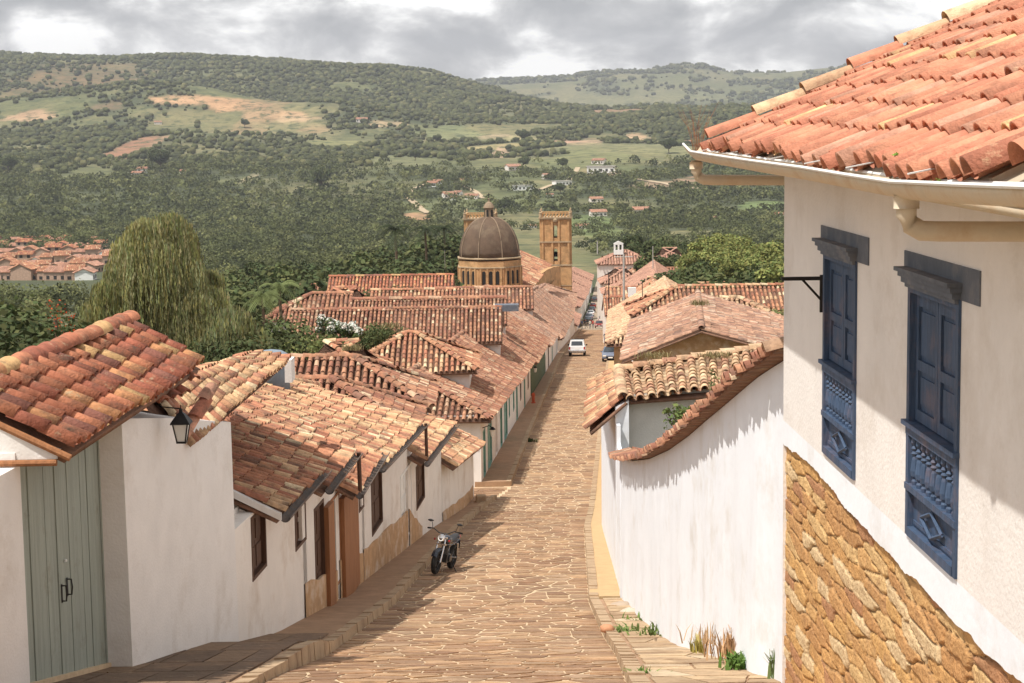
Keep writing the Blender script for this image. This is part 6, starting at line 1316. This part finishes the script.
for i, (px, y, c, kd, lb) in enumerate([(588, 375, 'cargrey', 'hatch', 'dark hatchback first in the shaded parked row beyond the crossing'), (589, 395, 'carblue', 'sedan', 'blue grey car second in the shaded parked row'), (590.5, 420, 'carwhite', 'sedan', 'white car in the shaded parked row beyond the crossing'), (592, 450, 'cargrey', 'sedan', 'dark sedan in the middle of the shaded parked row'), (593, 485, 'carred', 'hatch', 'red car toward the far end of the parked row'), (594.5, 530, 'cargrey', 'hatch', 'last dark car of the far parked row'), (601.5, 362, 'carred', 'sedan', 'red car at the right kerb behind the pedestrians'), (603, 385, 'cargrey', 'hatch', 'dark car at the right kerb past the crossing'), (603.5, 410, 'carwhite', 'hatch', 'pale car farthest at the right kerb')]):
    xx = at(px, 300, y)[0]; o = car('parked_car', lb, c, (xx, y, Zp(y)+.1), hd, kd, 'cars parked beyond the crossing'); slope_fix(o, y, 1)
# ------------------------------------------------------------------ motorcycle
def motorcycle():
    t = thing('motorcycle', 'dark motorcycle parked facing uphill against the left kerb', 'motorcycle', (0, 0, 0))
    def torus(cx, R, r, n=28, m=8):
        V = [(cx+(R+r*math.cos(b))*math.cos(a), r*1.0*math.sin(b), .31+(R+r*math.cos(b))*math.sin(a)) for a in np.linspace(0, 2*math.pi, n, endpoint=False) for b in np.linspace(0, 2*math.pi, m, endpoint=False)]
        return V, [(i*m+j, ((i+1) % n)*m+j, ((i+1) % n)*m+(j+1) % m, i*m+(j+1) % m) for i in range(n) for j in range(m)]
    for x in (.68, -.66):
        mb = MB(); mb.add(*torus(x, .25, .062)); w = mb.build('wheel', M['rubber'], t, smooth=True)
        mb = MB(); mb.add(*[(np.array(a)*np.array([1, .5, 1]), b) for a, b in [torus(x, .2, .02)]][0])
        for k in range(6): a = k*math.pi/3; mb.tube([(x, 0, .31), (x+.2*math.cos(a), 0, .31+.2*math.sin(a))], .012, 5)
        mb.tube([(x, -.08, .31), (x, .08, .31)], .035, 10); mb.build('rim', M['engine'], w)
    mb = MB(); [mb.tube([(.68, s*.09, .31), (.52, s*.09, .72), (.44, s*.08, .92)], [.026, .024, .02], 8) for s in (-1, 1)]; mb.box((.45, 0, .90), (.1, .24, .04)); mb.box((.5, 0, .74), (.1, .24, .04)); mb.build('fork', M['chrome'], t)
    mb = MB(); pts = [(.68+.34*math.cos(a), 0, .31+.34*math.sin(a)) for a in np.linspace(.5, 2.2, 8)]
    for i in range(7): a, b = pts[i], pts[i+1]; mb.add([(a[0], -.075, a[2]-.02), (a[0], 0, a[2]+.02), (a[0], .075, a[2]-.02), (b[0], -.075, b[2]-.02), (b[0], 0, b[2]+.02), (b[0], .075, b[2]-.02)], [(0, 1, 4, 3), (1, 2, 5, 4)])
    mb.build('front_fender', M['blackpaint'], t)
    mb = MB(); mb.tube([(.33, -.37, 1.07), (.42, -.27, 1.09), (.43, -.1, 1.0), (.43, .1, 1.0), (.42, .27, 1.09), (.33, .37, 1.07)], .014, 8); hb = mb.build('handlebar', M['iron'], t)
    for s in (-1, 1):
        MB().tube([(.33, s*.36, 1.07), (.3, s*.46, 1.06)], .02, 8).build('grip', M['rubber'], hb); m = MB(); m.tube([(.4, s*.3, 1.09), (.38, s*.34, 1.24)], .007, 5); m.lathe((.38, s*.38, 1.27), [(.02, -.03), (.075, -.01), (.075, .01), (.02, .03)], 10); m.build('mirror', M['iron'], t)
    MB().lathe((.52, 0, .9), [(.02, -.09), (.07, -.07), (.095, 0), (.07, .07), (.02, .09)], 14).build('headlight', M['chrome'], t)
    V = [(.56, 0, .9)]+[(.6, .075*math.cos(a), .9+.075*math.sin(a)) for a in np.linspace(0, 2*math.pi, 12, endpoint=False)]; MB().add(V, [(0, 1+k, 1+(k+1) % 12) for k in range(12)]).build('lens', M['lightlens'], t)
    for s in (-1, 1): MB().lathe((.47, s*.19, .84), [(.01, -.03), (.03, 0), (.01, .03)], 8).build('indicator', M['redlens'], t)
    mb = MB(); secs = [(.36, .05, .04, .86), (.28, .13, .1, .84), (.1, .155, .125, .82), (-.08, .12, .09, .79), (-.16, .06, .04, .77)]; K = 12
    V = [(x, w_*math.cos(a), z+h*math.sin(a)) for x, w_, h, z in secs for a in np.linspace(0, 2*math.pi, K, endpoint=False)]; mb.add(V, [(i*K+j, i*K+(j+1) % K, (i+1)*K+(j+1) % K, (i+1)*K+j) for i in range(4) for j in range(K)]+[tuple(range(K)), tuple(reversed(range(4*K, 5*K)))]); mb.build('fuel_tank', M['blackpaint'], t, smooth=True)
    mb = MB(); secs = [(-.1, .1, .04, .78), (-.3, .13, .05, .77), (-.5, .12, .05, .82), (-.75, .09, .04, .87), (-.86, .04, .02, .88)]; V = [(x, w_*math.cos(a), z+h*math.sin(a)) for x, w_, h, z in secs for a in np.linspace(0, 2*math.pi, K, endpoint=False)]; mb.add(V, [(i*K+j, i*K+(j+1) % K, (i+1)*K+(j+1) % K, (i+1)*K+j) for i in range(4) for j in range(K)]+[tuple(range(K)), tuple(reversed(range(4*K, 5*K)))]); mb.build('saddle', M['seat'], t, smooth=True)
    mb = MB(); [mb.tube([(.42, s*.03, .85), (.3, s*.06, .72), (-.1, s*.1, .68), (-.5, s*.1, .72), (-.85, s*.07, .84)], .016, 6) for s in (-1, 1)]; mb.tube([(.4, 0, .8), (.3, 0, .5), (.2, 0, .3), (-.15, 0, .27), (-.2, 0, .68)], .02, 6); [mb.tube([(-.18, s*.09, .36), (-.66, s*.1, .31)], .02, 6) for s in (-1, 1)]; mb.build('frame', M['blackpaint'], t)
    mb = MB(); mb.box((.05, 0, .36), (.36, .24, .2)); mb.tube([(.1, 0, .42), (.16, 0, .64)], [.09, .075], 12); [mb.lathe((.12+.012*k, 0, .47+.03*k), [(.11, 0), (.11, .012)], 14) for k in range(5)]; [mb.tube([(.02, s*.12, .36), (.02, s*.16, .36)], .09, 14) for s in (-1, 1)]; mb.build('engine', M['engine'], t)
    MB().tube([(.2, -.08, .55), (.3, -.12, .42), (.2, -.14, .25), (-.2, -.15, .24), (-.4, -.17, .33), (-.85, -.19, .45)], [.02, .022, .024, .026, .045, .05], 10).build('exhaust', M['chrome'], t)
    [MB().tube([(-.5, s*.14, .7), (-.64, s*.13, .36)], .025, 8).build('shock_absorber', M['chrome'], t) for s in (-1, 1)]
    mb = MB(); mb.add([(-.6, -.07, .68), (-.6, .07, .68), (-.95, .07, .74), (-.95, -.07, .74), (-1.05, -.06, .5), (-1.05, .06, .5)], [(0, 1, 2, 3), (3, 2, 5, 4)]); mb.build('rear_fender', M['blackpaint'], t); MB().box((-.93, 0, .82), (.06, .14, .06)).build('tail_light', M['redlens'], t)
    MB().tube([(-.1, .12, .3), (-.18, .3, .02)], .012, 6).build('kickstand', M['iron'], t)
    return t
mc = motorcycle(); p = at(440, 566, 45.3); mc.location = (p[0]-.0, 47., Zp(47)+.03); mc.scale = (1.08, 1.08, 1.08); mc.rotation_euler = (rad(-7), rad(-8), -math.pi/2-.26)
# ------------------------------------------------------------------ people
def person_mesh(name, walk=.25, arms=.1):
    me = bpy.data.meshes.new(name); w = walk
    P = [(0, 0, .95), (0, 0, 1.2), (0, 0, 1.42), (0, 0, 1.52), (0, .02, 1.63), (0, .02, 1.74), (.1, 0, .9), (.11, w*.5, .5), (.11, w*.2, .08), (.11, w*.2+.16, .04), (-.1, 0, .9), (-.11, -w*.3, .5), (-.11, -w, .1), (-.11, -w+.15, .05), (.19, 0, 1.4), (.24, -.02, 1.12), (.23, arms, .86), (-.19, 0, 1.4), (-.24, .02, 1.12), (-.23, -arms+.1, .86)]
    R_ = [.14, .125, .13, .055, .085, .07, .09, .065, .045, .035, .09, .065, .045, .035, .065, .045, .03, .065, .045, .03]
    Ed = [(0, 1), (1, 2), (2, 3), (3, 4), (4, 5), (0, 6), (6, 7), (7, 8), (8, 9), (0, 10), (10, 11), (11, 12), (12, 13), (2, 14), (14, 15), (15, 16), (2, 17), (17, 18), (18, 19)]
    me.from_pydata(P, Ed, []); o = bpy.data.objects.new(name, me); col.objects.link(o); m = o.modifiers.new('s', 'SKIN')
    for i, v in enumerate(me.skin_vertices[0].data): v.radius = (R_[i], R_[i]*.85); v.use_root = i == 0
    o.modifiers.new('u', 'SUBSURF').levels = 1; dg = bpy.context.evaluated_depsgraph_get(); m2 = bpy.data.meshes.new_from_object(o.evaluated_get(dg)); bpy.data.objects.remove(o); m2.name = name
    return m2
pm = [person_mesh('person', .3, .12), person_mesh('person', .05, .02)]
M['skin'] = material('skin', (.42, .25, .17), .7, .05, 5); M['hair'] = material('dark_hair', (.02, .015, .012), .7, .1, 8)
def person(px, py, y, label, shirt, trousers, k=0, rz=0):
    p = at(px, py, y); me = pm[k].copy(); me.materials.clear()
    for m in (M['skin'], solid('cloth_%s_%s_%s' % shirt, shirt), solid('cloth_%s_%s_%s' % trousers, trousers), M['hair']): me.materials.append(m)
    for f in me.polygons:
        c = f.center; z = c.z; f.material_index = 2 if (z < .98 and abs(c.x) < .2) else (1 if (.98 <= z < 1.49 and not (abs(c.x) > .2 and z < 1.15)) else (3 if z > 1.70 or (z > 1.6 and c.y < -.01) else 0)); f.use_smooth = True
    o = bpy.data.objects.new('person', me); col.objects.link(o); o.location = (p[0], y, Zp(y)+.06); o.rotation_euler = (0, 0, rz); tag(o, label, 'person', 'people walking in the street')
for a in [(605.5, 345, 228, 'person in a dark top walking alone at the right kerb below the red car', (.05, .05, .06), (.12, .12, .16), 0, 3), (619, 342, 205, 'person in a green top standing by the pale wall right of the parked blue car', (.1, .3, .22), (.05, .05, .06), 1, 1),
    (579, 326, 340, 'person in white, leftmost of the group at the crossing', (.7, .7, .68), (.2, .2, .3), 0, 0), (582, 326, 338, 'person in a blue top second from left at the crossing', (.1, .15, .3), (.1, .1, .1), 1, 1), (586, 326, 343, 'person in black near the left group at the crossing', (.03, .03, .03), (.15, .13, .1), 0, 2), (590, 327, 335, 'person in a pale shirt midway over the crossing', (.6, .58, .5), (.08, .08, .12), 0, 3), (593, 327, 338, 'person in a red top left of the dark red car', (.45, .06, .05), (.1, .1, .14), 1, 0),
    (600, 322, 358, 'person in white behind the dark red car', (.75, .75, .72), (.3, .25, .2), 0, 3), (602.5, 322, 362, 'person in a grey top right behind the dark red car', (.3, .3, .32), (.08, .08, .1), 1, 3), (603, 318, 378, 'person in black farther up the right kerb', (.04, .04, .04), (.2, .18, .15), 0, 3)]: person(*a)
# ------------------------------------------------------------------ poles, lamp, wires
def pole(px, pyb, pyt, d, label, r=.1, arm=True, mat='concrete', cat_='pole'):
    a = at(px, pyb, d); b = at(px, pyt, d); t = thing('utility_pole', label, cat_, (a[0], d, a[2])); MB().tube([a, (a[0], d, b[2])], [r, r*.7], 8).build('post', M[mat], t)
    if arm: MB().tube([(a[0]-1.1, d, b[2]-.35), (a[0]+1.1, d, b[2]-.35)], .07, 6).build('crossarm', M['concrete'], t)
    return b
b1 = pole(624, 303, 254, 215, 'pale concrete utility pole with a crossarm right of the street', .16)
pole(609, 318, 272, 210, 'thin dark pole left of the concrete utility pole', .07, False, 'iron'); pole(636, 362, 330, 118, 'rusty rod standing at the golden roof edge', .04, False, 'rust'); pole(642.5, 315, 282, 125, 'thin dark mast before the striped tiled range', .035, False, 'iron'); pole(653, 272, 246, 300, 'thin pale mast beside the far dark roof', .09, False)
pole(597.5, 254, 241, 640, 'far pale lamp mast left of the white belfry', .25, False)
pole(445, 268, 250, 245, 'slim antenna in front of the dark grove', .05, False, 'chrome')
mb = MB()
for (xa, ya_, za, xb, yb, zb) in ((b1[0]-1, 215, b1[2]-.3, 13.5, 60, -6.8), ): pass
p = at(462, 415, 60)
# wall lantern on the second block
def wl(y, label):
    x = fl2(y); z = Zp(y)+2.35; t = thing('street_lantern', label, 'lantern', (x+.45, y, z)); mb = MB(); mb.tube([(x, y, z+.2), (x+.3, y, z+.3), (x+.45, y, z+.2)], .02, 6); mb.lathe((x+.45, y, z+.0), [(.15, .12), (.04, .24)], 6); mb.build('bracket', M['iron'], t); MB().lathe((x+.45, y, z-.2), [(.07, 0), (.12, .3)], 6).build('glass', M['lampglass'], t)
wl(79.2, 'black wall lantern on the corner of the second block'); wl(126, 'black wall lantern near the dark green front')
def tank(px, py, d, r, label):
    p = at(px, py, d); t = thing('water_tank', label, 'tank', tuple(p)); MB().lathe(p, [(r, -1.2), (r, 0), (r*.92, r*.16), (r*.6, r*.34), (.05, r*.42)], 24).build('shell', M['tank'], t, smooth=True)
    MB().box((p[0]-.05, p[1]+.1, p[2]-2.1), (r*1.3, r*1.3, 2)).build('stand', M['plaster'], t)
tank(271, 357, 50, .52, 'rounded grey blue water tank peeping over the near roofs'); 
p = at(501, 307.5, 125); t = thing('rooftop_tank', 'dark flat tank on the ridge below the church drum', 'tank', tuple(p)); MB().box((p[0]+.4, p[1], p[2]), (1.7, 1.2, .45)).build('shell', M['bluegrey'], t)
p = at(632, 292, 212); t = thing('transformer_box', 'small white electrical box on the utility pole', 'electrical box', tuple(p)); MB().box(p, (.95, .6, 1.1)).build('case', M['white'], t)
p = at(615.5, 348, 170)
# kerb-side block and stones, orange hydrant-like post on second block pavement
p = at(478, 498, 71); t = thing('stone_block', 'squat brown stone block at the end of the near left pavement', 'stone', (p[0], 71, Zp(71))); MB().box((KL(71)-.25, 71, Zp(71)+.24), (.42, .5, .38), .1, .9).build('block', M['kerbstone'], t)
t = thing('fire_hydrant', 'small orange red hydrant on the far left pavement', 'hydrant', (fl2(122)+.45, 122, Zp(122)+.22)); MB().lathe((fl2(122)+.45, 122, Zp(122)+.2), [(.16, 0), (.16, .08), (.1, .1), (.1, .55), (.14, .58), (.12, .68), (.04, .76)], 10).build('body', solid('hydrant_red', (.45, .09, .04)), t)
def rock(px, py, d, r, c, label, seed):
    g = np.random.default_rng(seed); p = at(px, py, d); v = iv2*(1+g.normal(0, .09, (len(iv2), 1)))*np.array([1.15, .9, .8])*r; o = mk('rock', v+np.array([p[0], p[1], p[2]]), if2, solid('rock_'+str(seed), c), None, smooth=False); tag(o, label, 'rock', 'rocks at the foot of the garden wall')
rock(620, 611, 38.4, .27, (.42, .33, .25), 'grey brown boulder at the corner of the white garden wall', 1); rock(629, 617, 36.9, .25, (.5, .44, .35), 'pale boulder beside the darker one at the garden wall', 2); rock(611, 609, 39.2, .15, (.38, .3, .22), 'smaller stone left of the two boulders', 3); rock(607, 629, 33, .12, (.5, .25, .14), 'reddish stone on the right pavement edge', 4)
# grass tufts and weeds
def tuft(name, label, p, h, n, c, spread, seed, w_=.012, matn='leaf', lean=.4, group=None):
    g = np.random.default_rng(seed); V = []; Fq = []; C = []; k = 0; p = np.asarray(p, float)
    for i in range(n):
        b = p+np.array([g.normal(0, spread), g.normal(0, spread), 0]); a = g.uniform(0, 6.28); l = h*g.uniform(.5, 1.1); ln = g.uniform(0, lean); d = np.array([math.cos(a)*ln, math.sin(a)*ln, 1.])*l; s = np.array([-math.sin(a), math.cos(a), 0])*w_*g.uniform(.6, 1.6)
        m = b+d*.55; e_ = b+d+np.array([math.cos(a), math.sin(a), -.6])*ln*l*.5; V += [b-s, b+s, m+s*.8, m-s*.8, m-s*.8, m+s*.8, e_+s*.1, e_-s*.1]; Fq += [(k, k+1, k+2, k+3), (k+4, k+5, k+6, k+7)]; C += [np.array(c)*g.uniform(.6, 1.4)]*8; k += 8
    o = mk(name, V, np.array(Fq), M[matn], None, cols=np.array(C)); tag(o, label, 'weed', group); return o
def gz(px, py, d): p = at(px, py, d); return (p[0], p[1], p[2])
tuft('tall_weed', 'tall green weed where the garden wall meets the stone base', gz(785, 678, 20.2), .36, 220, (.17, .22, .08), .07, 21, .016)
tuft('dry_grass_clump', 'clump of dry straw grass against the white garden wall', gz(735, 657, 23.0), .40, 150, (.42, .26, .14), .16, 22, .012, 'dryleaf', .5)
tuft('dry_grass_clump', 'thin dry stalks left of the straw clump', gz(712, 642, 24.6), .26, 60, (.45, .3, .17), .15, 23, .009, 'dryleaf')
tuft('green_weed', 'bright leafy weed on the pavement below the straw clump', gz(742, 668, 21.9), .22, 110, (.13, .22, .05), .1, 24, .022, lean=1.)
tuft('green_weed', 'leafy weed growing beside the boulders', gz(648, 628, 35), .18, 190, (.13, .19, .05), .28, 25, .025, lean=1.)
tuft('green_weed', 'weed patch along the wall foot right of the boulders', gz(664, 634, 32), .17, 170, (.15, .2, .06), .25, 26, .02, lean=1.)
tuft('green_weed', 'low weed on the right pavement edge', gz(623, 634, 33), .16, 80, (.14, .2, .06), .15, 27, .02, lean=1.)
tuft('green_weed', 'small weed at the bottom of the right kerb', gz(643, 679, 21.6), .14, 80, (.14, .22, .05), .07, 28, .018, lean=1.)
tuft('yellow_weed', 'yellowish sprig at the foot of the white wall', gz(699, 652, 25.4), .26, 50, (.38, .33, .1), .05, 29, .014)
tuft('green_weed', 'dark weed on the kerb of the second block', (KL(97)+.1, 97, Zp(97)), .22, 90, (.06, .09, .03), .16, 30, .03, lean=1.)
def bush(name, label, px, py, d, r, n, s, c, seed):
    p = at(px, py, d); g = np.random.default_rng(seed); C = p+g.normal(0, 1, (12, 3))*np.array(r)*.5; V, Fq, cc = leaves(C, np.full(12, min(r)*.55), n, s, c, seed=seed); t = thing(name, label, 'shrub', tuple(p)); mk('foliage', V, Fq, M['leaf'], t, cols=cc)
    mb = MB(); [mb.tube([p+np.array([0, .1, -max(r)]), c_], [.012, .004], 4) for c_ in C]; mb.build('stem', M['bark'], t)
bush('wall_shrub', 'airy green shrub rising behind the swooping coping', 690, 420, 34, (.42, .3, .28), 420, .07, (.13, .18, .06), 31); bush('wall_shrub', 'sprig of leaves left of the airy shrub at the coping', 672, 412, 36, (.3, .25, .1), 130, .07, (.13, .18, .06), 32); bush('wall_shrub', 'wispy shrub growing up beside the grey inner wall', 712, 392, 31, (.15, .2, .38), 170, .05, (.16, .18, .07), 33)
bush('gutter_weed', 'small green weed sprouting from the white gutter', 894, 168, 11.2, (.03, .05, .06), 60, .025, (.2, .32, .06), 34)
bush('gutter_weed', 'tiny seedling in the gutter near the end tile', 934, 184, 10.1, (.03, .04, .02), 40, .02, (.2, .3, .07), 35)
t = thing('dry_twig_plant', 'bare reddish twigs rising at the far corner of the orange roof', 'plant', tuple(at(697, 150, 21.5))); mb = MB(); g = np.random.default_rng(3); o_ = at(697, 150, 21.6)
for i in range(26):
    a = g.uniform(0, 6.28); l = g.uniform(.25, .6); e1 = o_+np.array([math.cos(a)*l*.25, math.sin(a)*.1, l*.6]); mb.tube([o_+np.array([g.normal(0, .02), 0, -.1]), e1, e1+np.array([math.cos(a)*l*.25+g.normal(0, .05), 0, l*.4])], [.003, .002, .001], 4)
mb.build('stem', material('dry_stem', (.32, .16, .09), .9, .2, 5), t)
for i, (px, py, d, lb) in enumerate([(352, 345, 74, 'weeds on the ridge of the small hip roofed wing'), (392, 322, 84, 'tall weeds by the courtyard wing roof'), (700, 300, 76, 'dry weeds on the brown gable roof'), (655, 352, 47, 'dry grass growing on the golden roof'), (715, 352, 47, 'more dry grass along the golden roof ridge')]):
    tuft('roof_weed', lb, at(px, py+5, d), .28 if d > 60 else .16, 160, (.24, .2, .1), .22, 60+i, .012, lean=.8)
# ------------------------------------------------------------------ haze
def haze():
    x0, x1, y0, y1, z0, z1 = -22000, 22000, -400, 14000, -1400, 700
    V = [(x, y, z) for z in (z0, z1) for x, y in ((x0, y0), (x1, y0), (x1, y1), (x0, y1))]
    m = bpy.data.materials.new('haze'); m.use_nodes = True; t = m.node_tree; t.nodes.clear(); o = N(t, 'ShaderNodeOutputMaterial'); v = N(t, 'ShaderNodeVolumePrincipled')
    v.inputs['Color'].default_value = (.86, .9, 1, 1); v.inputs['Density'].default_value = 6e-5; v.inputs['Anisotropy'].default_value = .2; t.links.new(v.outputs[0], o.inputs['Volume'])
    tag(mk('haze', V, [(0, 3, 2, 1), (4, 5, 6, 7), (0, 1, 5, 4), (1, 2, 6, 5), (2, 3, 7, 6), (3, 0, 4, 7)], m), 'thin pale haze over the valley', 'haze', kind='stuff')
haze()
for pr in far_proto+mid_proto+bright_proto+CP:
    if pr not in usedp:
        for ch in list(pr.children): bpy.data.objects.remove(ch)
        bpy.data.objects.remove(pr)
